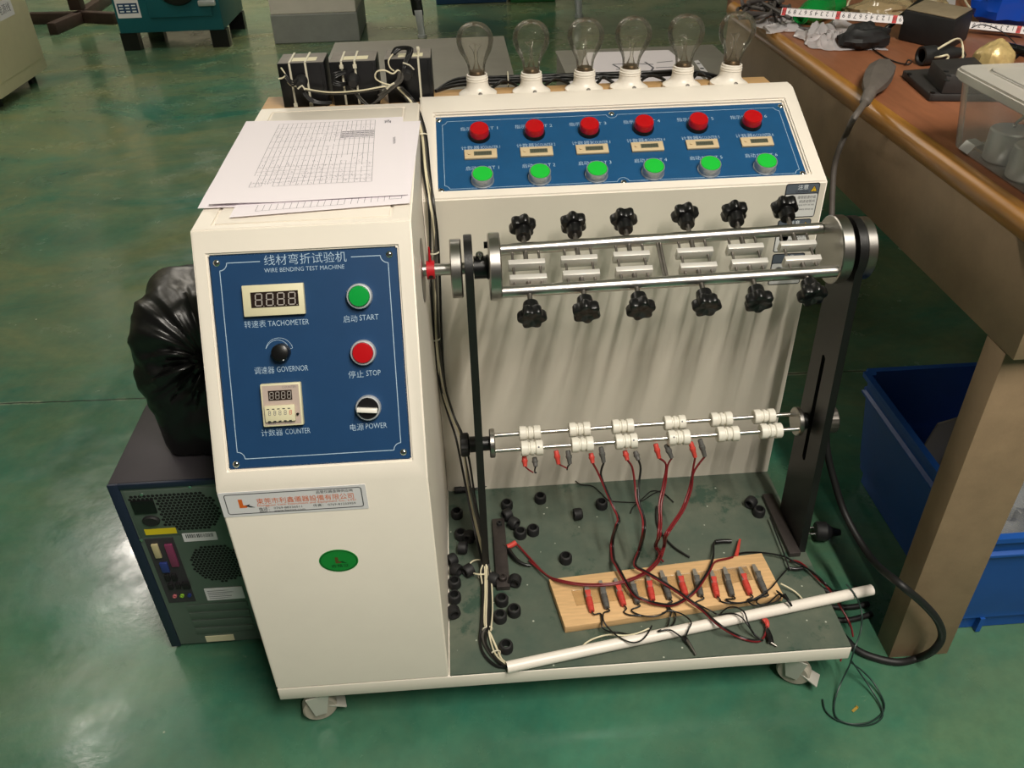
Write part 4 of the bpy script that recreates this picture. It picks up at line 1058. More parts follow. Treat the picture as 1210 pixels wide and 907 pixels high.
# ---- thin black leads from the clips
def lead(name, label, wires, group=None, cat='cable'):
    p0 = wires[0][2][0]
    t = thing(name, label, cat, (p0.x, p0.y, p0.z), group=group)
    for m_, r_, pts in wires: wire(t, M[m_], r_, pts, n=5, seg=6)
    return t
B_ = ZM + BH
def Z2(px, py, h=.0035): return OZ(640 + px / 3.781, 620 + py / 3.781, ZM + h)
TH = .0013
def fall(k): return [ends[k] - Vector((0, .0005, 0)), ends[k] + Vector((.003, -.006, -.001))]
lead('twin_lead', 'thin black twin lead from the first two clips to the pipe', [
    ('wire_blk', TH, fall(0) + [Z2(262, 395, BH + .004), Z2(270, 420, BH + .006), Z2(270, 455, BH + .003), Z2(300, 475, .010), Z2(345, 480, .006), Z2(390, 488, .014), Z2(440, 483, .020), Z2(490, 460, .020)]),
    ('wire_blk', TH, fall(1) + [Z2(278, 392, BH + .004), Z2(276, 425, BH + .007), Z2(300, 462, BH + .002), Z2(345, 500, .022), Z2(400, 524, .022), Z2(440, 518, .022), Z2(470, 490, .022), Z2(492, 450, .020)])])
lead('twin_lead', 'thin black twin lead from the third and fourth clips over the pipe', [
    ('wire_blk', TH, fall(2) + [Z2(368, 390, BH + .003), Z2(395, 402, BH + .004), Z2(440, 405, BH + .004), Z2(500, 408, BH + .003), Z2(545, 395, BH + .003), Z2(570, 370, BH + .003)]),
    ('wire_blk', TH, fall(3) + [Z2(402, 378, BH + .004), Z2(420, 395, BH + .004), Z2(470, 408, BH + .005), Z2(520, 405, BH + .006), Z2(560, 385, BH + .006), Z2(600, 388, BH + .005), Z2(640, 405, BH + .006), Z2(668, 435, .026), Z2(655, 470, .022), Z2(640, 505, .008)])])
k_ = [Z2(640, 505, .006), Z2(690, 580, .005)]
sc1 = thing('steel_clip', 'small bare steel crocodile clip lying on the mat in front of the pipe', 'clip', k_[1])
part('clip_jaws', M['dullsteel'], sc1, lambda q: (q.tube([k_[0], (k_[0] + k_[1]) / 2 + Vector((0, 0, .002)), k_[1]], .0034, 8, n=3, r1=.0014)))
part('clip_boot', M['blackpl'], sc1, lambda q: q.cyl(k_[0] - (k_[1] - k_[0]) * .05, (k_[0] * .7 + k_[1] * .3), .0040, .0036, 12))
lead('twin_lead', 'thin black twin lead from the fifth and sixth clips dropping behind the pipe', [
    ('wire_blk', TH, fall(5) + [Z2(565, 350, BH + .004), Z2(560, 370, BH + .003), Z2(590, 385, BH + .002), Z2(600, 410, .008), Z2(590, 440, .006), Z2(578, 448, .006)]),
    ('wire_blk', TH, fall(4) + [Z2(520, 348, BH + .003), Z2(560, 360, BH + .004), Z2(580, 385, BH + .004), Z2(572, 415, .010), Z2(560, 455, .010), Z2(520, 475, .022), Z2(570, 468, .024), Z2(610, 490, .022), Z2(638, 515, .008)])])
lead('twin_lead', 'thin black twin lead from the eighth clip to the dark clip', [
    ('wire_blk', TH, fall(7) + [Z2(690, 345, BH + .004), Z2(720, 365, BH + .003), Z2(760, 385, BH + .002), Z2(790, 400, .010), Z2(850, 395, .022), Z2(890, 410, .026), Z2(920, 445, .026), Z2(950, 490, .008), Z2(985, 515, .005)]),
    ('wire_blk', TH, [Z2(800, 395, .008), Z2(830, 370, .018), Z2(870, 368, .024), Z2(905, 390, .026), Z2(920, 430, .026), Z2(945, 480, .010), Z2(980, 512, .006)])])
lead('twin_lead', 'thin black twin lead joining the ninth and tenth clips along the block', [
    ('wire_blk', TH, fall(8) + [Z2(800, 340, BH + .003), Z2(830, 348, BH + .003), Z2(880, 350, BH + .003), Z2(940, 338, BH + .003), Z2(985, 318, BH + .004), Z2(1010, 300, BH + .005)]),
    ('wire_blk', TH, fall(9) + [Z2(822, 332, BH + .004), Z2(850, 345, BH + .004), Z2(900, 346, BH + .004), Z2(960, 325, BH + .005), Z2(1020, 285, BH + .010), Z2(1055, 245, .022), Z2(1085, 210, .016), Z2(1105, 190, .012)])])
lead('twin_lead', 'thin black twin lead from the last two clips curling over the block end', [
    ('wire_blk', TH, fall(10) + [Z2(920, 335, BH + .004), Z2(940, 355, BH + .003), Z2(975, 362, BH + .003), Z2(1010, 350, BH + .004), Z2(1040, 325, BH + .004), Z2(1060, 310, .020), Z2(1090, 330, .024)]),
    ('wire_blk', TH, fall(11) + [Z2(975, 325, BH + .004), Z2(960, 345, BH + .004), Z2(990, 358, BH + .005), Z2(1040, 345, BH + .006), Z2(1070, 320, .022), Z2(1050, 295, BH + .010), Z2(1085, 320, .028), Z2(1100, 340, .028)])])
def boot(label, pts, m_, r0, r1, tip=None):
    t = thing('rubber_clip', label, 'clip', pts[0])
    part('clip_boot', m_, t, lambda q: q.tube(pts, r0, 12, n=4, r1=r1))
    if tip: part('clip_jaws', M['dullsteel'], t, lambda q: q.tube(tip, .0022, 8, n=2, r1=.0012))
    return t
boot('black rubber sleeve of a lead resting on the white pipe near the block end', [Z2(1085, 312, .028), Z2(1102, 338, .030), Z2(1117, 362, .024)], M['blackpl'], .0030, .0018)
boot('small black sleeve lying on the mat between block and right plate foot', [Z2(1105, 192, .006), Z2(1135, 196, .006), Z2(1168, 192, .006)], M['blackpl'], .0030, .0034)
wire(thing('white_wire', 'short white wire curving from behind the pipe near the left end of the block', 'cable', Z2(190, 535)), M['wire_cream'], .0014, [Z2(180, 545, .012), Z2(200, 525, .013), Z2(240, 505, .010), Z2(300, 490, .012), Z2(370, 493, .012), Z2(430, 483, .020), Z2(480, 462, .022)])
wire(thing('white_wire', 'short cream wire curving off the right end of the block to the pipe', 'cable', Z2(1120, 290)), M['wire_cream'], .0013, [Z2(1068, 262, BH + .002), Z2(1100, 278, .010), Z2(1135, 300, .006), Z2(1160, 325, .006), Z2(1168, 340, .008)])
# ---- test leads hanging from the front roller rod
def hanging(k, pr, pb_, label, wires, short=None):
    """pr, pb_ = (top px, end px) of the red and the black plug"""
    p0 = OY(*pr[0], .262)
    t = thing('test_lead', label, 'test lead', p0, group='test leads on the roller rod')
    out = []
    for pts, m_, nm in ((pr, M['redpl'], 'red_plug'), (pb_, M['greypl'], 'black_plug')):
        a, b = OY(*pts[0], .262), OY(*pts[1], .250); d = b - a; L_ = d.length
        part(nm, m_, t, lambda q: q.lathe([(0, 0), (.0036, 0), (.0042, .002), (.0044, L_ * .35), (.0054, L_ * .38), (.0050, L_ * .55), (.0040, L_ * .62), (.0034, L_), (0, L_)], a, d, 16)); out.append(b)
    for m_, r_, i, pts in wires:
        wire(t, M[m_], r_, ([out[i]] if i is not None else []) + pts, n=5)
    return t
def H(px, py, y): return OY(px, py, y)
hanging(0, ((619.5, 539), (620.5, 551)), ((631.5, 540), (633, 551)), 'short cut lead with red and black plugs under the leftmost rollers', [
    ('wire_red', .0013, 0, [H(625, 555, .25), H(630, 558, .25)]), ('wire_blk', .0013, 1, [H(632, 554, .25), H(632, 558, .25), H(634, 558, .25)])])
hanging(1, ((657, 532), (660, 548)), ((671, 532), (673.5, 548)), 'short cut lead with red and black plugs left of the second rollers', [
    ('wire_red', .0013, 0, [H(664, 550, .25), H(670, 553, .25)]), ('wire_blk', .0013, 1, [H(671, 551, .25), H(670, 555, .25)])])
M['wire_dred'] = M['wire_red']
hanging(2, ((698, 535), (700.5, 547)), ((710, 528), (713.5, 546)), 'long lead under the second rollers, its plugs hang left of the third rollers', [
    ('wire_red', .0019, 0, [H(706, 557, .25), H(714, 575, .24), H(724, 598, .22), H(730, 612, .20), H(727, 622, .19), Zp(722, 640, .012), Zp(723, 660, .010), Z2(331, 182, BH + .012), Z2(400, 302, BH + .014), Z2(460, 338, BH + .010), Z2(520, 356, BH + .008), Z2(580, 360, BH + .008), Z2(630, 342, BH + .010), Z2(690, 295, BH + .014), Z2(748, 210, BH + .012), Z2(775, 165, BH + .008), Z2(830, 150, BH + .004), Z2(868, 142, .010)]),
    ('wire_blk', .0019, 1, [H(710, 560, .25), H(716, 577, .238), H(726, 600, .218), H(732, 613, .197), H(729, 622, .187), Zp(724.5, 640, .012), Zp(726, 660, .010), Z2(340, 180, BH + .015), Z2(408, 300, BH + .016), Z2(465, 333, BH + .012), Z2(522, 350, BH + .010), Z2(580, 354, BH + .010), Z2(626, 336, BH + .012), Z2(684, 290, BH + .016), Z2(742, 206, BH + .014), Z2(765, 150, BH + .006), Z2(768, 110, .010), Z2(770, 82, .008), Z2(790, 73, .006)])])
boot('red rubber clip standing behind the right end of the wooden block', [Z2(868, 142, .012), Z2(876, 110, .013), Z2(885, 66, .008)], M['redpl'], .0040, .0022)
boot('black rubber clip lying behind the right end of the wooden block', [Z2(776, 76, .006), Z2(810, 72, .006), Z2(848, 72, .006)], M['blackpl'], .0042, .0038)
hanging(3, ((738, 532), (741.5, 543.5)), ((750.5, 533), (754.5, 543.5)), 'long lead with plugs under the third rollers, ending before the pipe', [
    ('wire_red', .0019, 0, [H(747, 552, .25), H(750, 570, .24), H(752, 590, .22), H(759, 612, .19), H(759, 630, .17), Zp(754, 650, .012), Z2(412, 178, BH + .016), Z2(455, 208, BH + .016), Z2(530, 252, BH + .016), Z2(600, 297, BH + .014), Z2(660, 340, BH + .014), Z2(720, 384, BH + .010), Z2(762, 425, .026), Z2(810, 462, .026), Z2(870, 496, .008), Z2(930, 517, .004), Z2(975, 518, .004), Z2(998, 490, .006), Z2(1008, 450, .010), Z2(1004, 432, .012)]),
    ('wire_blk', .0019, 1, [H(757, 553, .25), H(755, 572, .238), H(755, 592, .217), H(761.5, 613, .188), H(761.5, 630, .168), Zp(756.5, 650, .013), Z2(420, 176, BH + .018), Z2(460, 204, BH + .018), Z2(534, 247, BH + .018), Z2(604, 292, BH + .016), Z2(664, 335, BH + .016), Z2(724, 379, BH + .012), Z2(766, 421, .028), Z2(814, 458, .028), Z2(874, 492, .009), Z2(934, 513, .005), Z2(990, 514, .005)])])
boot('red plug boot on the mat in front of the pipe', [Z2(990, 432, .010), Z2(1002, 426, .011), Z2(1008, 440, .011), Z2(1008, 455, .008)], M['redpl'], .0042, .0032)
boot('dark clip with bare steel jaws lying on the mat at the front right', [Z2(1008, 470, .006), Z2(1018, 495, .008), Z2(1024, 525, .006)], M['blackpl'], .0044, .0050, [Z2(1024, 525, .005), Z2(1052, 542, .004)])
hanging(4, ((774.5, 524), (779, 541)), ((787, 525), (794, 541)), 'long lead with plugs under the fourth rollers crossing to the left clips', [
    ('wire_red', .0019, 0, [H(787, 549, .25), H(784, 570, .24), H(779, 595, .215), H(779, 615, .19), H(777, 635, .17), Z2(505, 95, .014), Z2(525, 130, .012), Z2(505, 170, BH + .010), Z2(440, 222, BH + .012), Z2(330, 258, BH + .014), Z2(200, 264, BH + .012), Z2(90, 248, BH + .010), Z2(20, 222, .014), Zp(625, 658, .006), Zp(615, 647, .008), Zp(609, 641, .010)]),
    ('wire_red', .0016, 1, [H(789, 550, .25), H(786.5, 571, .24), H(781.5, 596, .215), H(781.5, 616, .19), H(780, 634, .17), Z2(514, 94, .014), Z2(536, 130, .012), Z2(514, 176, BH + .012), Z2(444, 229, BH + .014), Z2(330, 265, BH + .016), Z2(200, 271, BH + .014), Z2(90, 255, BH + .012), Z2(30, 232, .014), Zp(625, 662, .006)])])
boot('red clip with bright steel jaws on the mat beside the left plate foot', [Zp(609, 641, .010), Zp(604, 644, .010), Zp(599, 646, .010)], M['redpl'], .0050, .0046, [Zp(602, 648, .010), Zp(598, 645, .010), Zp(594, 642, .010)])
boot('long black rubber clip on the mat under the red clip at left', [Zp(601, 650, .006), Zp(609, 660, .007), Zp(618, 666, .006), Zp(627, 668, .004)], M['blackpl'], .0046, .0024)
hanging(5, ((816, 522), (821.5, 540)), ((827, 519), (833, 539)), 'long lead with plugs right of the fourth rollers, rightmost of all', [
    ('wire_red', .0018, 0, [H(819, 553, .25), H(815, 575, .24), H(806, 600, .215), H(793, 620, .185), H(785, 633, .17), Z2(545, 90, .016), Z2(530, 140, .012), Z2(545, 165, .008)]),
    ('wire_red', .0018, 1, [H(825, 549, .25), H(819, 560, .245), H(817, 577, .235), H(808.5, 601, .213), H(795.5, 621, .184), H(787.5, 634, .17), Z2(552, 92, .018), Z2(536, 142, .014)])])
# loose black wires over the back of the mat
lead('loose_wire', 'thin black wire curling over the middle of the mat from the back panel', [('wire_blk', .0011, [Zp(678, 566, .008), Zp(686, 572, .004), Zp(700, 574, .003), Zp(711, 583, .003), Zp(720, 591, .003), Zp(740, 593, .003), Zp(757, 592, .003), Zp(772, 583, .003), Zp(782, 579, .003)])])
lead('loose_wire', 'second thin black wire looping near the middle leads on the mat', [('wire_blk', .0011, [Zp(745, 606, .003), Zp(748, 599, .003), Zp(760, 588, .003), Zp(770, 580, .003), Zp(783, 582, .003), Zp(796, 593, .003)])])
lead('loose_wire', 'thick black wire on the mat running under the right half of the block', [('wire_blk', .0020, [Zp(776, 598, .004), Zp(776, 615, .004), Zp(782, 630, .004), Zp(795, 645, .004), Zp(808, 654, .004), Zp(815, 658, .003)])])
lead('side_cable', 'black cable with red core from the block over the right edge of the machine', [('wire_blk', .0016, [Z2(880, 128, .006), Z2(920, 122, .006), Z2(1000, 125, .008), Z2(1080, 140, .010), Zp(938, 663, .010), Zp(955, 672, .012), Zp(967, 681, .012), Zp(978, 692, .010), OZ(990, 706, .05), OZ(1004, 740, .012)]),
    ('wire_red', .0018, [Zp(933, 662, .007), Zp(945, 664, .007), Zp(957, 674, .008), Zp(968, 685, .008), Zp(978, 694, .006), OZ(990, 712, .06), OZ(1004, 736, .040), OZ(1008, 752, .03)])])
lead('thin_wire', 'thin black wire lying along the right plate foot', [('wire_blk', .0014, [Zp(910, 611, .013), Zp(918, 632, .012), Zp(925, 650, .012), Zp(931, 667, .010), Zp(934, 673, .006)])])
# ================================================================ COMPUTER TOWER AND BAG
M['pcside'] = mat('dusty_dark_case', '#3E3A3F', .5, .2, var=.12, vscale=12)
M['pcedge'] = mat('navy_plastic_edge', '#1B2438', .45)
M['pcback'] = mat('galvanised_steel', '#6C7A70', .5, .5, var=.08, vscale=10)
M['hole'] = mat('dark_opening', '#08090A', .8)
M['pcyellow'] = mat('yellow_label', '#D9C41E', .5)
M['port_pink'] = mat('port_magenta', '#7D3556', .5); M['port_blue'] = mat('port_blue', '#2A3878', .5); M['port_green'] = mat('port_lime', '#8FBF3A', .5); M['port_rose'] = mat('port_rose', '#C06A70', .5); M['port_cream'] = mat('port_cream', '#BCB087', .5)
PX0, PX1, PY0, PY1, PZ0, PZ1 = -.2255, -.040, .168, .56, .008, .385
pc = thing('computer_tower', 'dark desktop computer tower standing on the floor left of the machine, its ports facing out', 'computer', ((PX0 + PX1) / 2, (PY0 + PY1) / 2, 0))
part('case', [M['pcside']], pc, lambda q: q.box((PX0, PY0 + .004, PZ0), (PX1, PY1, PZ1), bev=.002))
for x in (PX0 + .02, PX1 - .02):
    for y in (PY0 + .05, PY1 - .05): part('case_foot', M['rubber'], pc, lambda q: q.cyl((x, y, 0), (x, y, PZ0 + .001), .012, seg=14))
FP = Fr((PX0, PY0, PZ0), (1, 0, 0), (0, 0, 1)); PW, PH = PX1 - PX0, PZ1 - PZ0
def f(q):
    q.box((0, 0, -.004), (.016, PH, .001), bev=.001, fr=FP); q.box((PW - .010, 0, -.004), (PW, PH, .001), bev=.001, fr=FP); q.box((.016, PH - .010, -.004), (PW - .010, PH, .001), bev=.001, fr=FP)
part('back_rim', M['pcedge'], pc, f)
part('back_plate', M['pcback'], pc, lambda q: q.box((.0165, .003, -.004), (PW - .0105, PH - .0105, -.001), fr=FP))
def honey(q, inside, u0, v0, u1, v1, p, r, n, mi=0):
    row = 0; v = v0
    while v <= v1:
        u = u0 + (p / 2 if row % 2 else 0)
        while u <= u1:
            if inside(u, v): q.flat([(u + r * math.cos(math.pi / 6 + math.pi / 3 * k), v + r * math.sin(math.pi / 6 + math.pi / 3 * k)) for k in range(6)], FP, n, mi)
            u += p
        v += p * .866; row += 1
ps_ = part('power_supply', M['pcback'], pc, lambda q: q.box((.020, .268, -.002), (PW - .014, PH - .014, .0006), bev=.0008, fr=FP))
part('vent_holes', M['hole'], ps_, lambda q: honey(q, lambda u, v: not (.024 < u < .062 and .285 < v < .345) and (u < .064 and v > .30 or (u - .108) ** 2 + (v - .316) ** 2 < .0445 ** 2 or (u < .1 and v > .29)), .026, .280, PW - .02, PH - .02, .0064, .0030, .0008), smooth=False)
part('power_inlet', M['blackpl'], ps_, lambda q: (q.box((.026, .318, 0), (.060, .345, .0035), bev=.001, fr=FP), q.box((.031, .322, .003), (.055, .341, .0037), fr=FP, mi=0)))
part('rocker_switch', M['blackmat'], ps_, lambda q: q.lathe([(.0135, 0), (.0135, .003), (.011, .005), (0, .004)], FP.at(.046, .302, 0), FP.N, 20, sy=.75))
part('warning_label', M['pcyellow'], pc, lambda q: q.box((.030, .272, .0008), (.078, .284, .0012), fr=FP), 'yellow warning label')
part('barcode_label', M['sticker'], pc, lambda q: q.box((.084, .252, -.0008), (.136, .270, .0010), fr=FP), 'white barcode label')
def f(q):
    u = .089; r_ = random.Random(5)
    while u < .130:
        w = r_.choice((.0006, .001, .0015)); q.flat([(u, .260), (u + w, .260), (u + w, .268), (u, .268)], FP, .0012); u += w + r_.choice((.0008, .0012))
part('barcode', M['darkprint'], pc, f, smooth=False)
part('port_plate', M['pcside'], pc, lambda q: q.box((.024, .112, -.001), (.068, .262, .0002), fr=FP))
for nm, m_, a, b, c, d in (('serial_port', 'port_cream', .032, .222, .042, .252), ('parallel_port', 'port_pink', .052, .200, .064, .250), ('video_port', 'port_blue', .034, .188, .046, .210), ('usb_port', 'hole', .034, .168, .042, .182), ('usb_port', 'hole', .045, .168, .053, .182),
                           ('usb_port', 'hole', .034, .148, .042, .160), ('usb_port', 'hole', .046, .148, .054, .160), ('network_port', 'hole', .057, .147, .069, .161)):
    part(nm, M[m_], pc, lambda q: q.box((a, b, 0), (c, d, .004), bev=.0008, fr=FP))
for m_, u in (('port_rose', .038), ('port_green', .050), ('port_blue', .062)):
    part('audio_port', M[m_], pc, lambda q: q.lathe([(.0034, 0), (.0034, .003), (.0018, .003), (.0018, .001), (0, .001)], FP.at(u, .129, 0), FP.N, 14))
part('fan_vent', M['hole'], pc, lambda q: honey(q, lambda u, v: (u - .124) ** 2 + (v - .198) ** 2 < .043 ** 2, .075, .15, PW - .012, .246, .0062, .0028, -.0006), smooth=False)
part('spec_label', M['sticker'], pc, lambda q: q.box((.088, .112, -.0008), (.150, .140, .0006), fr=FP), 'pale specification label')
def f(q):
    r_ = random.Random(8)
    for j in range(5):
        v = .134 - .0045 * j; q.flat([(.092, v), (.092 + r_.uniform(.02, .045), v), (.13, v + .0012), (.092, v + .0012)], FP, .0008)
part('spec_print', M['ink'], pc, f, smooth=False)
for k in range(4): part('slot_cover', M['pcback'], pc, lambda q: q.box((.050, .028 + .020 * k, -.001), (.150, .043 + .020 * k, .0008), bev=.0006, fr=FP))
part('bottom_label', M['ivory'], pc, lambda q: q.box((.062, .006, -.0008), (.110, .020, .0006), fr=FP))
for u, v in ((.046, .356), (.020, .262), (.158, .262), (.12, .365), (.165, .05)): part('case_screw', M['chrome'], pc, lambda q: q.lathe([(.0028, 0), (.0028, .001), (0, .0016)], FP.at(u, v, .0005), FP.N, 10))
# bag
M['bag'] = mat('black_bin_liner', '#131313', .34, var=.3, vscale=8, bump=.25, bscale=60)
bc = Vector((-.088, .310, .385)); ph = .255
bag = thing('rubbish_bag', 'stuffed black bin bag with gathered pleats resting on the computer tower', 'bag', bc)
from mathutils import noise as mnoise
knot = Vector((-.055, .235, .385 + .170))
def f(q):
    c = bc + Vector((0, 0, .108)); pole = (knot - c).normalized()
    u, v, w = basis(pole); nr, ns = 56, 120; rings = []
    for i in range(nr + 1):
        t = math.pi * i / nr; ring = []
        for k in range(ns):
            a = 2 * math.pi * k / ns
            d = (w * math.cos(t) + (u * math.cos(a) + v * math.sin(a)) * math.sin(t))
            # soft box-like ellipsoid
            ex = 3.4
            e = (abs(d.x) / .100) ** ex + (abs(d.y) / .118) ** ex + (abs(d.z) / .112) ** 2.6
            r = e ** (-1 / 3.1)
            fall = math.exp(-((t - .42) / .55) ** 2)
            ca, sa = math.cos(a), math.sin(a)
            cr1 = 1 - abs(mnoise.noise(Vector((ca * 2.6 + 3, sa * 2.6, t * .7)))) * 2.6
            cr2 = 1 - abs(mnoise.noise(Vector((ca * 6.5, sa * 6.5 + 2, t * 1.1)))) * 2.6
            r -= (cr1 * .010 + cr2 * .006) * (fall + .16) * min(1, math.sin(t) * 2.5)
            p3 = c + d * r
            r += mnoise.noise(p3 * 11) * .012 + (.5 - abs(mnoise.noise(p3 * 24 + Vector((3, 1, 7))))) * .006 + mnoise.noise(p3 * 60) * .0015
            r -= .035 * math.exp(-(t / .22) ** 2)                       # drawn in at the gather
            p = c + d * r
            if p.z < .3872: p.z = .3872
            ring.append(q.bm.verts.new(p))
        rings.append(ring)
    for A, B in zip(rings, rings[1:]):
        for k in range(ns): q.bm.faces.new([A[k], B[k], B[(k + 1) % ns], A[(k + 1) % ns]])
    bmesh.ops.remove_doubles(q.bm, verts=q.bm.verts, dist=1e-5)
part('bag_body', M['bag'], bag, f, angle=75)
def f(q):
    ax = (knot - (bc + Vector((0, 0, .108)))).normalized(); p0 = knot - ax * .035
    q.lathe([(.004, 0), (.012, .006), (.013, .012), (.010, .018), (.016, .028), (.022, .040), (.016, .046), (.004, .036)], p0, ax, 36, fn=lambda a, h: 1 + .28 * math.sin(7 * a + h * 90) * (h > .01))
part('bag_gather', M['bag'], bag, f, angle=70)
# ================================================================ TABLE
M['lam'] = mat('red_brown_laminate', '#8E5A3E', .38, var=.22, vscale=7, stretch=(7, 1, 1))
M['edge'] = mat('varnished_edge', '#A06E2C', .35, var=.3, vscale=10, stretch=(6, .6, 6), coat=.3)
M['tpaint'] = mat('brown_painted_board', '#8B755B', .55, var=.16, vscale=14, bump=.15, bscale=160)
TZ = .79; TX0, TX1, TY0, TY1 = .992, 2.0, .02, 1.40
tb_ = thing('work_table', 'brown laminate work table with rounded wooden edge and broad painted legs, right of the machine', 'table', (1.5, .7, 0))
part('table_top', M['lam'], tb_, lambda q: q.box((TX0 + .013, TY0 + .013, TZ - .030), (TX1 - .013, TY1 - .013, TZ), bev=.001))
def nose(a, b, out):
    """half-round lipping from a to b"""
    a, b, out = Vector(a), Vector(b), Vector(out)
    P = []
    for k in range(11):
        t = -math.pi / 2 + math.pi * k / 10
        P.append((math.cos(t) * .0165, math.sin(t) * .0185))
    P += [(-.002, .0185), (-.002, -.0185)]
    fr = Fr(a, out, (0, 0, 1)); L_ = (b - a).dot(fr.N)
    return part('edge_lipping', M['edge'], tb_, lambda q: q.prism(P, fr, 0, L_))
zc = TZ - .0180
nose((TX0 + .0155, TY0 + .02, zc), (TX0 + .0155, TY1 - .06, zc), (-1, 0, 0))
nose((TX0 + .02, TY0 + .0155, zc), (TX1 - .02, TY0 + .0155, zc), (0, -1, 0))
nose((TX0 + .06, TY1 - .0155, zc), (TX1 - .06, TY1 - .0155, zc), (0, 1, 0))
part('edge_lipping', M['edge'], tb_, lambda q: q.tube([(TX0 + .0155 + .06 - .06 * math.cos(t), TY1 - .0155 - .06 + .06 * math.sin(t), zc) for t in [math.pi / 2 * k / 8 for k in range(9)]], .0172, 12, n=1))
part('side_apron', M['tpaint'], tb_, lambda q: q.box((1.004, .030, .618), (1.024, 1.36, TZ - .030), bev=.001))
part('front_apron', M['tpaint'], tb_, lambda q: q.box((1.0242, .030, .618), (1.98, .050, TZ - .030), bev=.001))
part('back_apron', M['tpaint'], tb_, lambda q: q.box((1.024, 1.34, .618), (1.98, 1.36, TZ - .030), bev=.001))
for x, y in ((1.004, .046), (1.004, 1.29), (1.88, .046), (1.88, 1.29)):
    part('table_leg', M['tpaint'], tb_, lambda q: q.box((x, y, 0), (x + .102, y + .045, .6175), bev=.0012))
# ================================================================ BLUE CRATE
M['crate'] = mat('blue_crate_plastic', '#184F9E', .42, var=.08, vscale=10)
M['clear'] = clear_mat('clear_film', '#C9CCCC', .30, .12, .9)
cx0, cx1, cy0, cy1, cz1 = 1.125, 1.62, .083, .50, .262
cr = thing('stacking_crate', 'large blue plastic crate on the floor under the table', 'crate', ((cx0 + cx1) / 2, (cy0 + cy1) / 2, 0))
def f(q):
    def ring(i, z): return [(cx0 - i, cy0 - i, z), (cx1 + i, cy0 - i, z), (cx1 + i, cy1 + i, z), (cx0 - i, cy1 + i, z)]
    prof = [(-.012, .002), (-.012, .034), (-.004, .036), (-.004, .048), (-.001, .060), (.014, cz1 - .048), (.022, cz1 - .046), (.022, cz1 - .040), (.015, cz1 - .036), (.017, cz1 - .012), (.026, cz1 - .010), (.026, cz1), (.013, cz1), (.009, cz1 - .03), (-.006, .045), (-.03, .045)]
    R_ = [[q.bm.verts.new(p) for p in ring(i, z)] for i, z in prof]
    for A, B in zip(R_, R_[1:]):
        for k in range(4): q.bm.faces.new([A[k], A[(k + 1) % 4], B[(k + 1) % 4], B[k]])
    q.bm.faces.new(R_[-1]); q.bm.faces.new(R_[0][::-1])
    es = [e for e in q.bm.edges if abs((e.verts[0].co - e.verts[1].co).z) > .001 or (e.verts[0].co - e.verts[1].co).length < .05]
    bmesh.ops.recalc_face_normals(q.bm, faces=q.bm.faces)
    vert = [e for A, B in zip(R_, R_[1:]) for k in range(4) for e in A[k].link_edges if e.other_vert(A[k]) is B[k]]
    bmesh.ops.bevel(q.bm, geom=vert, offset=.010, segments=3, affect='EDGES', clamp_overlap=True)
part('crate_body', M['crate'], cr, f, angle=30)
for k in range(5): part('crate_rib', M['crate'], cr, lambda q: q.box((cx0 + .05 + .10 * k, cy0 + .001, .002), (cx0 + .058 + .10 * k, cy0 + .016, .036)))
def crumple(name, label, cat, c, size, m, seed, seg=26, amp=.3, fr=9, flat=False, group=None):
    """a crumpled pouch of thin film"""
    def f(q):
        rings = []
        for i in range(seg // 2 + 1):
            t = math.pi * i / (seg // 2); ring = []
            for k in range(seg):
                a = 2 * math.pi * k / seg; d = Vector((math.sin(t) * math.cos(a), math.sin(t) * math.sin(a), math.cos(t)))
                n = mnoise.noise(d * 1.7 + Vector((seed, 0, 0))) * amp + abs(mnoise.noise(d * fr * .45 + Vector((0, seed, 0)))) * amp * .9 + mnoise.noise(d * fr + Vector((0, 0, seed))) * amp * .25
                p = Vector((d.x * size[0], d.y * size[1], d.z * size[2])) * (1 + n)
                p = Vector(c) + p
                p.z = max(p.z, c[2] - size[2] * .92)
                ring.append(q.bm.verts.new(p))
            rings.append(ring)
        for A, B in zip(rings, rings[1:]):
            for k in range(seg): q.bm.faces.new([A[k], B[k], B[(k + 1) % seg], A[(k + 1) % seg]])
        bmesh.ops.remove_doubles(q.bm, verts=q.bm.verts, dist=1e-5)
    q = MB(); f(q); o = q.build(name, m, angle=28); recentre(o)
    return tag(o, label, cat, group)
crumple('plastic_bag', 'crumpled clear plastic bag at the front of the blue crate', 'plastic bag', (1.20, .17, .205), (.085, .07, .11), M['clear'], 2.2)
crumple('plastic_bag', 'large crumpled clear plastic bag deeper in the blue crate', 'plastic bag', (1.36, .26, .21), (.12, .10, .13), M['clear'], 5.7)
q = MB(); fr_ = Fr((1.165, .400, .047), (1, .3, 0), (0, -.25, 1)); q.box((0, 0, 0), (.11, .22, .004), fr=fr_, bev=.001)
o = q.build('carton_flap', mat('grey_card', '#6E6A62', .7)); recentre(o); tag(o, 'grey card sheet standing at the back of the blue crate', 'card')
q = MB(); fr_ = Fr((1.150, .140, .262), (1, .15, 0), (0, 1, .1)); q.box((0, 0, -.012), (.045, .030, .006), fr=fr_, bev=.001)
o = q.build('black_box', M['blackpl']); o.data.transform(Matrix.Translation((0, 0, -.012))); recentre(o); tag(o, 'small black plastic box lying on top of the things in the blue crate', 'box')
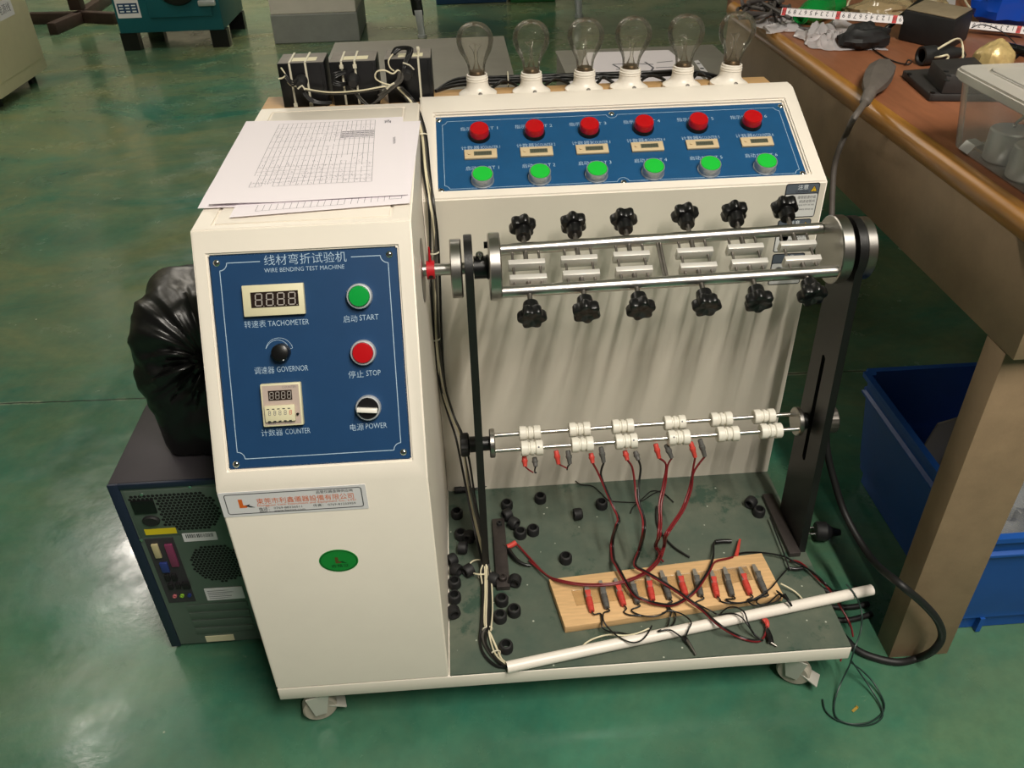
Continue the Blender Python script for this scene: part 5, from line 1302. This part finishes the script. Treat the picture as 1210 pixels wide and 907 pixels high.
# ================================================================ POWER CORDS
bp_ = lambda px, py, y: OY(px, py, y)
cord = thing('power_cord', 'thick black power cord looping from the machine to the floor by the table leg', 'cord', OZ(1080, 775, 0))
wire(cord, M['rubber'], .0062, [OX(976, 500, .925), OX(977, 530, .930), OX(985, 565, .945), OX(1000, 610, .965), OX(1030, 660, .980), OY(1060, 687, .024), OY(1090, 712, .014), OY(1108, 733, .010), OY(1113, 752, .012), OY(1103, 768, .012), OZ(1085, 777, .0065), OZ(1062, 782, .0065), OZ(1035, 777, .0065), OZ(1012, 767, .0065), OZ(990, 745, .0065), OZ(960, 720, .0065)], seg=12)
for k, (py0, py1) in enumerate(((699, 694), (716, 713), (731, 725))):
    c = thing('black_cable', ('topmost', 'middle', 'lowest')[k] + ' of three black cable ends lying on the floor behind the pipe end', 'cable', OZ(1010, py0, .005))
    wire(c, M['rubber'], .0050, [OZ(962, py0 - 8, .0055), OZ(980, py0, .0055), OZ(1005, py0 + 1, .0055), OZ((1012, 1026, 1030)[k], py1, .0055)], seg=10)
plug = thing('mains_plug', 'black two-pin mains plug lying on the floor behind the right side plate', 'plug', OZ(966, 627, .015))
a, b = OZ(963, 627, .022), OZ(980, 628, .022); d_ = (b - a).normalized()
part('plug_body', M['blackmat'], plug, lambda q: q.lathe([(0, 0), (.017, 0), (.019, .003), (.019, .020), (.014, .026), (.009, .034), (.006, .048), (0, .048)], a, d_, 24))
sd = d_.cross(Vector((0, 0, 1))).normalized()
for s in (.0085, -.0085): part('plug_pin', M['chrome'], plug, lambda q: q.cyl(a + sd * s - d_ * .018, a + sd * s, .0022, seg=10))
hk = thing('wire_loop', 'loop of thin dark green wire hanging from the machine corner to the floor', 'wire', OZ(1010, 850, 0))
tw = [OZ(1000, 690, .125), OZ(1010, 702, .12), OZ(1018, 722, .10), OZ(1017, 745, .085), OZ(1010, 765, .075), OZ(1004, 785, .045), OZ(993, 808, .015), OZ(986, 830, .004), OZ(988, 847, .003), OZ(1005, 855, .003), OZ(1030, 852, .003), OZ(1045, 836, .003), OZ(1036, 812, .008), OZ(1022, 795, .022), OZ(1005, 782, .045)]
wire(hk, M['wire_clear'], .0014, tw)
wire(hk, M['wire_clear'], .0014, [OZ(972, 826, .003), OZ(976, 840, .003), OZ(990, 851, .003), OZ(1015, 857, .003), OZ(1036, 853, .003), OZ(1043, 840, .004), OZ(1030, 815, .010), OZ(1015, 793, .03), OZ(1006, 780, .05)])
wire(hk, M['wire_red'], .0014, [OZ(996, 772, .055), OZ(993, 781, .045)])
cb_ = thing('brass_clip', 'tiny folded brass strip lying inside the wire loop on the floor', 'scrap', OZ(1010, 838, 0))
M['brass2'] = mat('brass_strip', '#D8B65A', .35, .6)
pA = OZ(1010, 838, .001)
part('strip', M['brass2'], cb_, lambda q: (q.box((-.006, -.002, 0), (.006, .002, .0008), fr=Fr(pA, (.8, .5, 0), (-.5, .8, 0))), q.box((.0052, -.002, 0), (.006, .002, .004), fr=Fr(pA, (.8, .5, 0), (-.5, .8, 0)))))
# ================================================================ CLUTTER ON THE TABLE
def T(px, py, h=0.): return OZ(px, py, TZ + h)
M['tape'] = mat('white_tape', '#E8E2E2', .45)
tp = thing('measuring_tape', 'white measuring tape with black figures and red marks lying across the clutter on the table', 'tape measure', T(995, 25))
def tape(p0, p1, wdt, n0, reds):
    p0, p1 = Vector(p0), Vector(p1); U = (p1 - p0).normalized()
    V = Vector((0, .62, .78)); V = (V - U * V.dot(U)).normalized(); fr = Fr(p0, U, V); L_ = (p1 - p0).length
    s = part('tape_strip', M['tape'], tp, lambda q: q.box((0, -wdt / 2, -.0004), (L_, wdt / 2, 0), fr=fr))
    fb = Fr(p0, -U, -V)
    def f(q):
        step = L_ / n0[1]; d = n0[0]
        for i in range(n0[1]):
            u = step * (i + .5)
            if d == 10:
                q.flat([(u - step * .38, -wdt * .48), (u + step * .38, -wdt * .48), (u + step * .38, wdt * .48), (u - step * .38, wdt * .48)], fr, .0003, 1)
                q.text('10', fb, -u, -wdt * .22, wdt * .62, 0, .0005, align='CENTER')
            else: q.text(str(d), fb, -u, -wdt * .28, wdt * .75, 0, .0003, align='CENTER')
            for j in range(5):
                x = u + step * (j - 2) / 5; q.flat([(x - .0004, wdt * .5), (x + .0004, wdt * .5), (x + .0004, wdt * (.30 if j == 2 else .38)), (x - .0004, wdt * (.30 if j == 2 else .38))], fr, .0002, 0)
            d = d - 1 if d > 1 else 10
    part('tape_figures', [M['darkprint'], M['redprint']], s, f, smooth=False)
tape(T(923.5, 13.5, .038), T(1067.5, 23.5, .038), .0165, (10, 22), None)
tape(T(1141, 29, .016), T(1214, 36, .016), .0145, (9, 11), None)
# black adapter box
M['adtop'] = mat('dusty_beige_top', '#8E8068', .5, var=.2, vscale=30)
pc_, pl2, pr2 = T(1120, 61), T(1060, 47), T(1142, 47)
hv = Vector((0, 0, .056))
ad = thing('adapter_box', 'black adapter box with dusty beige top behind the socket panel on the table', 'adapter', (pc_ + pl2 + pr2) / 3)
bk = pl2 + pr2 - pc_
part('adapter_case', M['blackmat'], ad, lambda q: q.hexa([pl2, pc_, pr2, bk, pl2 + hv, pc_ + hv, pr2 + hv, bk + hv], bev=.004))
part('adapter_cover', M['adtop'], ad, lambda q: q.hexa([p * .93 + (pc_ + bk) * .035 + hv * 1.0 + Vector((0, 0, .0001)) for p in (pl2, pc_, pr2, bk)] + [p * .93 + (pc_ + bk) * .035 + hv * 1.0 + Vector((0, 0, .0025)) for p in (pl2, pc_, pr2, bk)], bev=.0008))
# black rod
rd = thing('black_rod', 'thin glossy black rod leaning over the tape towards the back of the table', 'rod', T(1038, 40))
part('rod_body', M['blackpl'], rd, lambda q: q.tube([T(1036, 43, .012), T(1062, 22, .03), T(1092, -3, .05)], .0055, 12, n=2))
part('rod_highlight', M['white_pl'], rd, lambda q: q.tube([T(1041, 38, .0185), T(1052, 29, .026)], .0012, 6, n=1))  # highlight on the glossy rod, painted as a white streak
bs = crumple('cable_lump', 'bunched black cable and clip under the rod on the table', 'cable', T(1022, 44, .02), (.045, .03, .022), M['blackmat'], 4.1, amp=.35)
# lamp socket with two cream wires
ls = thing('lamp_socket', 'black lamp socket lying on its side with two cream wires, behind the socket panel', 'lamp socket', T(1110, 70))
a, b = T(1088, 66, .017), T(1136, 62, .017); d_ = (b - a)
part('socket_body', M['blackmat'], ls, lambda q: q.lathe([(.011, .004), (.0125, 0), (.0165, 0), (.0165, d_.length * .32), (.013, d_.length * .36), (.013, d_.length * .7), (.009, d_.length * .95), (0, d_.length * .95), (0, d_.length * .3), (.011, d_.length * .3), (.011, .004)], a, d_, 24))
wire(ls, M['wire_cream'], .0019, [T(1108, 58, .034), T(1118, 52, .042), T(1130, 46, .044), T(1136, 49, .036), T(1138, 62, .02), T(1137, 74, .014)])
wire(ls, M['wire_cream'], .0019, [T(1082, 68, .004), T(1095, 69, .010), T(1110, 67, .020), T(1119, 65, .022), T(1120, 69, .016), T(1114, 74, .018), T(1113, 79, .016)])
wire(ls, M['wire_blk'], .0014, [T(1138, 60, .02), T(1141, 65, .02), T(1137, 70, .014)])
# socket panel
M['panelblk'] = mat('dusty_black_panel', '#2E2B2A', .6, var=.25, vscale=30)
sp = thing('socket_panel', 'dusty black socket panel with a raised block on the table', 'socket', T(1110, 105))
pp = [T(1065, 91), T(1097, 120), T(1190, 121), T(1160, 84)]
hv2 = Vector((0, 0, .012))
part('panel_plate', M['panelblk'], sp, lambda q: q.hexa([p + Vector((0, 0, .0004)) for p in pp] + [p + hv2 for p in pp], bev=.002))
bb = [T(1094, 92, .012), T(1112, 111, .012), T(1170, 111, .012), T(1146, 88, .012)]
part('socket_block', M['panelblk'], sp, lambda q: q.hexa(bb + [p * .96 + (bb[0] + bb[2]) * .02 + Vector((0, 0, .030)) for p in bb], bev=.002))
for px, py in ((1118, 84), (1121, 89.5), (1119, 95)):
    c = T(px, py, .0425); part('socket_hole', M['hole'], sp, lambda q: q.lathe([(.0045, 0), (.0045, .0005), (0, .0005)], c, (0, 0, 1), 14, sx=1.3, sy=.8))
for px, py in ((1074, 88), (1102, 110)):
    c = T(px, py, .012); part('panel_screw', M['blackpl'], sp, lambda q: q.lathe([(.004, 0), (.004, .002), (0, .003)], c, (0, 0, 1), 12))
# rewirable plug and its cord hanging over the edge
M['plugrub'] = mat('dusty_plug_rubber', '#5F5852', .6, var=.2, vscale=40)
pg = thing('table_plug', 'dusty black rubber plug lying at the table edge, its cord dropping behind the machine', 'plug', T(1036, 92))
a, b = T(1022, 121, .014), T(1042, 82, .016); d_ = (b - a); L_ = d_.length
part('plug_head', M['plugrub'], pg, lambda q: q.lathe([(0, L_ * .30), (.010, L_ * .30), (.015, L_ * .40), (.0215, L_ * .56), (.0245, L_ * .78), (.0235, L_ * 1.02), (.018, L_ * 1.12), (0, L_ * 1.13)], a, d_, 8, sx=1.0, sy=.72, ph=.39), angle=25)
part('strain_relief', M['plugrub'], pg, lambda q: q.lathe([(0, -L_ * .02)] + [((.0088 if k % 2 else .0062) + .0018 * k / 9, L_ * (.0 + .033 * k)) for k in range(10)] + [(0, L_ * .31)], a, d_, 16))
wire(pg, M['plugrub'], .0050, [a + d_ * .02, T(1018, 127, .014), T(1008, 141, .005), Vector(OX(1001, 156, .985)), Vector(OX(992, 175, .978)), OX(986, 196, .975), OX(984, 220, .972), OX(983, 250, .970), OX(983, 290, .965), OX(980, 350, .955), OX(977, 430, .935), OX(976, 505, .925)], seg=10)
# clear plastic bin with hook weights
M['bin'] = clear_mat('milky_plastic', '#D9DCDA', .17, .18, .8)
M['binlid'] = clear_mat('milky_lid', '#E4E0D6', .48, .2, .8)
M['zinc'] = mat('zinc_weight', '#C6C9CA', .35, .45, var=.1, vscale=30)
bl = T(1122.7, 174.7, .001)
bx0, by1 = bl.x + .002, bl.y + .006; bx1, by0 = bx0 + .27, .052; bzh = .098
bn = thing('plastic_bin', 'milky clear lidded plastic bin full of hooked weights at the table edge', 'bin', ((bx0 + bx1) / 2, (by0 + by1) / 2, TZ))
def f(q):
    def ring(i, z): return rounded(bx0 - i, by0 - i, bx1 + i, by1 + i, .018, 3)
    prof = [(-.006, .0006), (0, .006), (.010, bzh - .006), (.013, bzh - .006), (.013, bzh)]
    R_ = [[q.bm.verts.new((x, y, TZ + z)) for x, y in ring(i, z)] for i, z in prof]; n = len(R_[0])
    for A, B in zip(R_, R_[1:]):
        for k in range(n): q.bm.faces.new([A[k], A[(k + 1) % n], B[(k + 1) % n], B[k]])
    q.bm.faces.new(R_[0][::-1])
part('bin_body', M['bin'], bn, f, angle=40)
def f(q):
    fr = Fr((0, 0, TZ), (1, 0, 0), (0, 1, 0))
    q.prism(rounded(bx0 - .018, by0 - .018, bx1 + .018, by1 + .018, .020, 3), fr, bzh - .004, bzh + .010, bev=.003)
    q.prism(rounded(bx0 + .012, by0 + .012, bx1 - .012, by1 - .012, .015, 3), fr, bzh + .010, bzh + .013, bev=.002)
part('bin_lid', M['binlid'], bn, f)
WT = [(bx0 + .045, by1 - .060, .1, 'hooked zinc weight in the clear bin, nearest its back corner'), (bx0 + .040, by1 - .125, .35, 'hooked zinc weight in the clear bin, middle one along the near side'), (bx0 + .042, by1 - .190, .6, 'hooked zinc weight in the clear bin, at the frame edge'), (bx0 + .110, by1 - .085, .9, 'hooked zinc weight in the clear bin, behind the front ones')]
for k, (px, py, r_, lab) in enumerate(WT):
    c = Vector((px, py, TZ))
    w = thing('hook_weight', lab, 'weight', (c.x, c.y, TZ + .0015), (0, 0, r_ * 3), group='hooked weights in the bin')
    c = Vector((c.x, c.y, TZ + .0015))
    part('weight_body', M['zinc'], w, lambda q: q.lathe([(0, 0), (.026, 0), (.028, .002), (.028, .040), (.026, .042), (.005, .044), (0, .044)], c, (0, 0, 1), 28))
    part('hook', M['chrome'], w, lambda q: q.tube([c + Vector((math.cos(r_ * 3) * x, math.sin(r_ * 3) * x, z)) for x, z in ((0, .042), (.001, .050), (.010, .056), (.014, .068), (.008, .080), (-.003, .083), (-.012, .077), (-.013, .070))], .0020, 8, n=4))
# small bent metal clip in the corner of the bin
c = T(1133, 177, .006); c.x = max(c.x, bx0 + .014)
cw_ = thing('metal_clip', 'bent bright metal clip in the back corner of the clear bin', 'clip', c - Vector((0, 0, .0045)))
part('clip_strip', M['zinc'], cw_, lambda q: [q.hexa([c + Vector((x0, y, z)) for x0, y, z in ((a0, -.012, z0), (a1, -.012, z1), (a1, .012, z1), (a0, .012, z0))] + [c + Vector((x0, y, z + .0012)) for x0, y, z in ((a0, -.012, z0), (a1, -.012, z1), (a1, .012, z1), (a0, .012, z0))]) for a0, z0, a1, z1 in ((-.010, -.003, -.002, .008), (-.002, .008, .010, .010), (.010, .010, .016, -.003))])
# films, bottle, tangle, gold foil, bag
M['film'] = clear_mat('crumpled_film', '#EBE6E8', .46, .1, .9)
M['gold'] = mat('gold_foil', '#D0B67C', .35, .25, var=.25, vscale=40, bump=.5, bscale=120)
M['goldclear'] = clear_mat('amber_film', '#C2AE84', .5, .1, 1.)
M['greenpet'] = mat('green_bottle_plastic', '#159A43', .15, trans=.35)
def film_sheet(label, px, hgt, seed, m=None):
    """a thin crumpled film lying on the table: folds and a ragged outline"""
    c = [T(x, y) for x, y in px]; n = 30
    q = MB(); g = []
    for i in range(n + 1):
        row = []
        for j in range(n + 1):
            a, b = i / n, j / n
            p = c[0] * (1 - a) * (1 - b) + c[1] * a * (1 - b) + c[2] * a * b + c[3] * (1 - a) * b
            e = min(a, 1 - a, b, 1 - b)
            w = mnoise.noise(Vector((a * 2.2 + seed, b * 2.2, 1))); r = 1 - abs(mnoise.noise(Vector((a * 3.5, b * 4.5 + seed, 3)))) * 2.4; f = mnoise.noise(Vector((a * 12, b * 12, seed)))
            p = p + Vector((mnoise.noise(Vector((b * 6, seed, a * 3))) * .014, mnoise.noise(Vector((a * 6, seed + 4, b * 3))) * .014, 0))
            z = hgt * (.35 + .5 * w + .45 * max(r, 0) ** 2 + .12 * f) * min(1, e * 5 + .12)
            row.append(q.bm.verts.new(p + Vector((0, 0, max(z, .0012)))))
        g.append(row)
    for i in range(n):
        for j in range(n): q.bm.faces.new([g[i][j], g[i + 1][j], g[i + 1][j + 1], g[i][j + 1]])
    o = q.build('plastic_film', m or M['film'], angle=40); recentre(o); return tag(o, label, 'film')
film_sheet('flat crumpled clear film near the table edge under the tape', [(884, 24), (905, 40), (952, 38), (945, 22)], .016, 1.3)
film_sheet('larger crumpled clear film in front of the tape, shining at its tip', [(940, 44), (962, 59), (1048, 61), (990, 25)], .034, 8.4)
crumple('foil_ball', 'crumpled gold foil ball behind the clear bin', 'foil', T(1173, 74, .030), (.032, .030, .034), M['gold'], 3.3, seg=44, amp=.14, fr=7)
crumple('amber_film', 'amber clear crumpled film behind the black rod at left', 'film', T(1040, 12, .018), (.075, .04, .020), M['goldclear'], 6.1, amp=.3)
crumple('amber_film', 'amber clear crumpled film behind the black rod at right', 'film', T(1096, 7, .022), (.04, .035, .026), M['goldclear'], 9.7, amp=.3)
gb = thing('green_bottle', 'green plastic bottle lying behind the tape on the table', 'bottle', T(960, 14))
a, b = T(944, 20, .022), T(985, 4, .026); d_ = b - a
part('bottle_body', M['greenpet'], gb, lambda q: q.lathe([(.012, 0), (.0145, .001), (.0145, .010), (.017, .011), (.017, .014), (.0135, .016), (.0135, .022), (.024, .042), (.026, .055), (.026, .110), (.0245, .113), (.026, .116), (.026, .16), (0, .162)], a, d_, 28))
bt = thing('cable_tangle', 'tangle of dark grey flat cables at the far left end of the table', 'cable', T(905, 15))
r_ = random.Random(11)
M['flatcab'] = mat('grey_flat_cable', '#4B4644', .5)
for k in range(9):
    p = [T(r_.uniform(872, 934), r_.uniform(-4, 22), r_.uniform(.005, .034)) for _ in range(5)]
    p.sort(key=lambda v: v.x); wire(bt, M['flatcab'], .0042, p, n=5, seg=6)
wire(bt, M['flatcab'], .0036, [T(924, 12, .03), T(917, 20, .015), T(921, 28, .006), T(940, 33, .006), T(958, 34, .006), T(965, 31, .012)])
thw = thing('thin_wire', 'thin dark wire curving over the table from the film to the lamp socket', 'wire', T(1050, 62))
wire(thw, M['wire_blk'], .0013, [T(1018, 47, .003), T(1028, 55, .003), T(1043, 66, .002), T(1058, 73, .002), T(1072, 76, .003), T(1077, 73, .005), T(1073, 71, .006), T(1070, 76, .004)])
pen = thing('black_pen', 'thick black pen lying at the right edge behind the bin', 'pen', T(1195, 60))
part('pen_barrel', M['blackpl'], pen, lambda q: q.tube([T(1177, 53, .009), T(1222, 63, .009)], .0085, 14, n=1))
part('pen_clip', M['blackpl'], pen, lambda q: q.tube([T(1205, 62, .005), T(1203, 66, .003), T(1198, 70, .004)], .0022, 8, n=3))
wire(thing('thin_wire', 'thin black wire arching from the tape to the pen at right', 'wire', T(1185, 40)), M['wire_blk'], .0010, [T(1148, 33, .016), T(1160, 29, .022), T(1178, 34, .022), T(1190, 42, .018), T(1200, 52, .010), T(1201, 56, .017)])
for k, (lab, pts) in enumerate((('beige cord loop at the back of the table above the tape', [(985, -3), (984, 6), (990, 12), (999, 11), (1003, 2), (1008, -4)]), ('beige cord hanging in a loop beside the blue bag', [(1138, -4), (1145, 8), (1156, 16), (1166, 22), (1164, 12), (1155, 2), (1150, -5)]), ('beige cord lying under the blue bag at right', [(1164, 18), (1180, 20), (1200, 23), (1222, 26)]))):
    wire(thing('beige_cord', lab, 'cord', T(*pts[0])), M['wire_cream'] if k else M['wire_cream'], .0024, [T(x, y, .012 if k < 2 else .004) for x, y in pts])
mb_ = thing('metal_bracket', 'grey perforated metal bracket standing at the back of the table', 'bracket', T(1112, 6))
p0 = T(1098, 8, .0); frb = Fr(p0, (1, 0, 0), (0, .3, 1))
part('bracket_plate', M['zinc'], mb_, lambda q: q.box((0, 0, -.003), (.062, .05, 0), fr=frb, bev=.001))
for k in range(3): part('bracket_slot', M['hole'], mb_, lambda q: q.box((.008 + .018 * k, .018, 0), (.020 + .018 * k, .026, .0006), fr=frb))
M['bluebag'] = mat('blue_plastic_bag', '#1246B0', .25, bump=.3, bscale=40)
crumple('blue_bag', 'shiny blue plastic bag at the back right of the table', 'bag', T(1205, 4, .050), (.085, .06, .055), M['bluebag'], 7.7, amp=.18)
# ================================================================ BEYOND THE MACHINE
M['creamcab'] = mat('cream_cabinet_paint', '#D9CFAE', .5, var=.03)
cc = thing('cream_cabinet', 'tall cream steel cabinet standing at the far left', 'cabinet', (-2.25, 3.76, 0))
part('cabinet_body', M['creamcab'], cc, lambda q: q.box((-2.62, 3.470, .055), (-1.892, 4.05, 1.55), bev=.004))
FS = Fr((-1.892, 3.470, 0), (0, 1, 0), (0, 0, 1))
part('side_panel', M['creamcab'], cc, lambda q: q.box((.045, .115, 0), (.545, 1.50, .004), bev=.002, fr=FS))
for x, y in ((-2.55, 3.55), (-1.96, 3.55), (-2.55, 3.97), (-1.96, 3.97)): part('cabinet_foot', M['blackpl'], cc, lambda q: q.cyl((x, y, 0), (x, y, .056), .022, seg=14))
lbl = part('side_label', M['sticker'], cc, lambda q: q.box((.24, .360, .004), (.41, .440, .0046), fr=FS))
def f(q):
    q.text('电源线', FS, .255, .385, .045, 0, .0049)
part('lettering', M['ink'], cc, f, smooth=False)
M['teal'] = mat('teal_machine_paint', '#17606A', .4, var=.06, vscale=5)
tm = thing('teal_machine', 'teal machine with a round glass door standing at the back by the white pillar', 'machine', (-1.36, 4.9, 0))
part('machine_body', M['teal'], tm, lambda q: q.box((-1.663, 4.60, .10), (-1.050, 5.18, 1.35), bev=.006))
for x, y in ((-1.62, 4.64), (-1.09, 4.64), (-1.62, 5.12), (-1.09, 5.12)): part('machine_foot', M['blackpl'], tm, lambda q: q.box((x - .05, y - .03, 0), (x + .05, y + .03, .101)))
FM = Fr((-1.663, 4.60, .10), (1, 0, 0), (0, 0, 1))
part('door_panel', M['teal'], tm, lambda q: q.box((.20, .082, 0), (.565, .62, .012), bev=.003, fr=FM))
dr = part('door_ring', M['blackpl'], tm, lambda q: q.lathe([(.085, .012), (.120, .012), (.125, .022), (.118, .034), (.092, .036), (.085, .026), (.085, .012)], FM.at(.388, .270, 0), FM.N, 40))
part('door_glass', mat('dark_door_glass', '#6E6A58', .08, .3), dr, lambda q: q.lathe([(.086, .016), (.06, .030), (0, .040)], FM.at(.388, .270, 0), FM.N, 32))
part('door_handle', M['zinc'], tm, lambda q: q.box((.50, .140, .012), (.600, .172, .040), bev=.008, fr=FM))
lb_ = part('data_plate', M['sticker'], tm, lambda q: q.box((.015, .085, 0), (.150, .24, .0012), fr=FM), 'white data plate with blue table')
def f(q):
    q.flat([(.025, .110), (.140, .110), (.140, .165), (.025, .165)], FM, .0015, 0)
    for k in range(3):
        for j in range(3): q.flat([(.034 + .036 * k, .117 + .016 * j), (.058 + .036 * k, .117 + .016 * j), (.058 + .036 * k, .124 + .016 * j), (.034 + .036 * k, .124 + .016 * j)], FM, .0018, 1)
    q.lathe([(.008, 0), (0, .0)], FM.at(.035, .195, .0015), FM.N, 14, 2)
part('plate_print', [M['blue'], M['printw'], M['darkprint']], lb_, f, smooth=False)
M['rusty'] = mat('rusty_channel', '#43352E', .6, .3, var=.3, vscale=12)
sf = thing('steel_stand', 'rusty steel stand of floor channels and a post between cream cabinet and teal machine', 'stand', (-2.2, 5.3, 0))
def bar(name, a, b, w, h0, h1):
    a, b = Vector(a), Vector(b); d = (b - a).normalized(); s = Vector((-d.y, d.x, 0)) * w / 2
    part(name, M['rusty'], sf, lambda q: q.hexa([Vector((p.x, p.y, z)) for z in (h0, h1) for p in (a - s, b - s, b + s, a + s)], bev=.003))
bar('floor_channel', OZ(64, 41, 0), OZ(100, 25, 0), .06, 0, .07)
bar('floor_channel', OZ(100, 26, 0), OZ(140, 28, 0), .06, 0, .07)
bar('floor_channel', OZ(38, 28, 0), OZ(98, 27, 0), .06, 0, .07)
bar('floor_channel', OZ(100, 24, 0), OZ(128, 4, 0), .06, 0, .07)
pp_ = OZ(96, 24, 0); part('stand_post', M['rusty'], sf, lambda q: q.box((pp_.x - .04, pp_.y - .04, .071), (pp_.x + .04, pp_.y + .04, 1.5), bev=.003))
M['plaster'] = mat('white_plaster', '#DAD2C8', .75, var=.05, vscale=8)
M['plinth'] = mat('grey_plinth_paint', '#8E908C', .6, var=.1, vscale=12)
structure('trim_1', lambda q: q.box((-.774, 4.63, 0), (-.255, 5.15, .165), bev=.006), M['plinth'])
structure('wall_pillar', lambda q: q.box((-.770, 4.634, .165), (-.259, 5.146, 3.4), bev=.006), M['plaster'])
M['greysteel'] = mat('dusty_grey_steel', '#8C8980', .55, .1, var=.12, vscale=6)
g1 = thing('steel_box', 'large dusty grey steel box standing behind the transformer boxes', 'box', (.2, 1.9, 0))
part('box_body', M['greysteel'], g1, lambda q: q.box((-.098, 1.45, 0), (.500, 2.37, .494), bev=.004))
part('box_top', M['greysteel'], g1, lambda q: q.box((-.102, 1.446, .4945), (.504, 2.374, .502), bev=.002))
g2 = thing('steel_box', 'dark grey steel box behind the bulbs with a sketched paper on it', 'box', (.92, 1.82, 0))
part('box_body', M['greysteel'], g2, lambda q: q.box((.668, 1.50, 0), (1.20, 2.13, .494), bev=.004))
part('box_top', M['greysteel'], g2, lambda q: q.box((.664, 1.496, .4945), (1.204, 2.134, .502), bev=.002))
FG = Fr((0, 0, .5022), (1, 0, 0), (0, 1, 0))
sk = thing('sketched_paper', 'white sheet with dark pencil strokes on the grey box behind the bulbs', 'paper', OZ(760, 80, .5022))
pq = [OZ(672, 100, .5026), OZ(694, 62, .5026), OZ(790, 59, .5026), OZ(838, 99, .5026)]
part('paper_sheet', M['paper'], sk, lambda q: q.prism([(p.x, p.y) for p in pq], FG, .0001, .0006))
def f(q):
    for a in ([(724, 76), (750, 75), (772, 76)], [(728, 82), (748, 81)], [(724, 76), (740, 85)], [(752, 90), (766, 92)], [(762, 73), (772, 80), (768, 86)], [(776, 74), (795, 72)], [(775, 80), (798, 79)], [(745, 76), (752, 84)]):
        q.line([(OZ(x, y, .503).x, OZ(x, y, .503).y) for x, y in a], .0065, FG, .0009)
part('pencil_strokes', M['ink'], sk, f, smooth=False)
ps2 = thing('punched_strip', 'white punched strip lying at the right edge of the sketched paper', 'paper', OZ(832, 88, .5022))
pq2 = [OZ(838, 98, .503), OZ(820, 72, .503), OZ(825, 71, .503), OZ(846, 97, .503)]
part('paper_strip', M['sticker'], ps2, lambda q: q.prism([(p.x, p.y) for p in pq2], FG, .0007, .0012))
for t_ in (.15, .38, .62, .85):
    c = (pq2[0] + pq2[3]) * .5 * (1 - t_) + (pq2[1] + pq2[2]) * .5 * t_
    part('punched_hole', M['hole'], ps2, lambda q: q.lathe([(.007, 0), (0, 0)], Vector((c.x, c.y, .5036)), (0, 0, 1), 10))
wbn = thing('work_bench', 'black-legged work bench with pale feet far behind the machine', 'bench', (.62, 4.9, 0))
for k, (px, py) in enumerate(((499, 44), (684, 20))):
    p = OZ(px, py, 0)
    part('bench_leg', M['blackpl'], wbn, lambda q: q.hexa([p + Vector(v) for v in ((-.045, -.02, .13), (.02, -.02, .13), (.02, .03, .13), (-.045, .03, .13), (-.12, -.02, .80), (-.05, -.02, .80), (-.05, .03, .80), (-.12, .03, .80))], bev=.004))
    part('leg_foot', M['zinc'], wbn, lambda q: (q.hexa([p + Vector(v) for v in ((-.02, -.018, .015), (.02, -.018, .015), (.02, .018, .015), (-.02, .018, .015), (-.036, -.022, .16), (.012, -.022, .16), (.012, .028, .16), (-.036, .028, .16))], bev=.003), q.cyl(p, p + Vector((0, 0, .016)), .028, seg=16)))
part('bench_top', M['greysteel'], wbn, lambda q: q.box((-.25, 4.5, .80), (1.5, 5.25, .83), bev=.003))
bl_ = thing('blue_box', 'dark blue box at the very back between the bench legs', 'box', (.46, 5.85, 0))
M['navy'] = mat('dull_blue_paint', '#24466E', .5); M['dgreen'] = mat('green_paint', '#2B6E3C', .5)
part('box_body', M['navy'], bl_, lambda q: q.box((.205, 5.63, 0), (.71, 6.1, .6), bev=.01))
part('box_lid', M['navy'], bl_, lambda q: q.box((.195, 5.62, .6), (.72, 6.11, .63), bev=.006))
gl_ = thing('green_box', 'green box at the very back beside the dark blue one', 'box', (.9, 5.8, 0))
part('box_body', M['dgreen'], gl_, lambda q: q.box((.735, 5.60, 0), (1.06, 6.0, .6), bev=.01))
part('box_lid', M['dgreen'], gl_, lambda q: q.box((.728, 5.59, .6), (1.067, 6.01, .63), bev=.006))
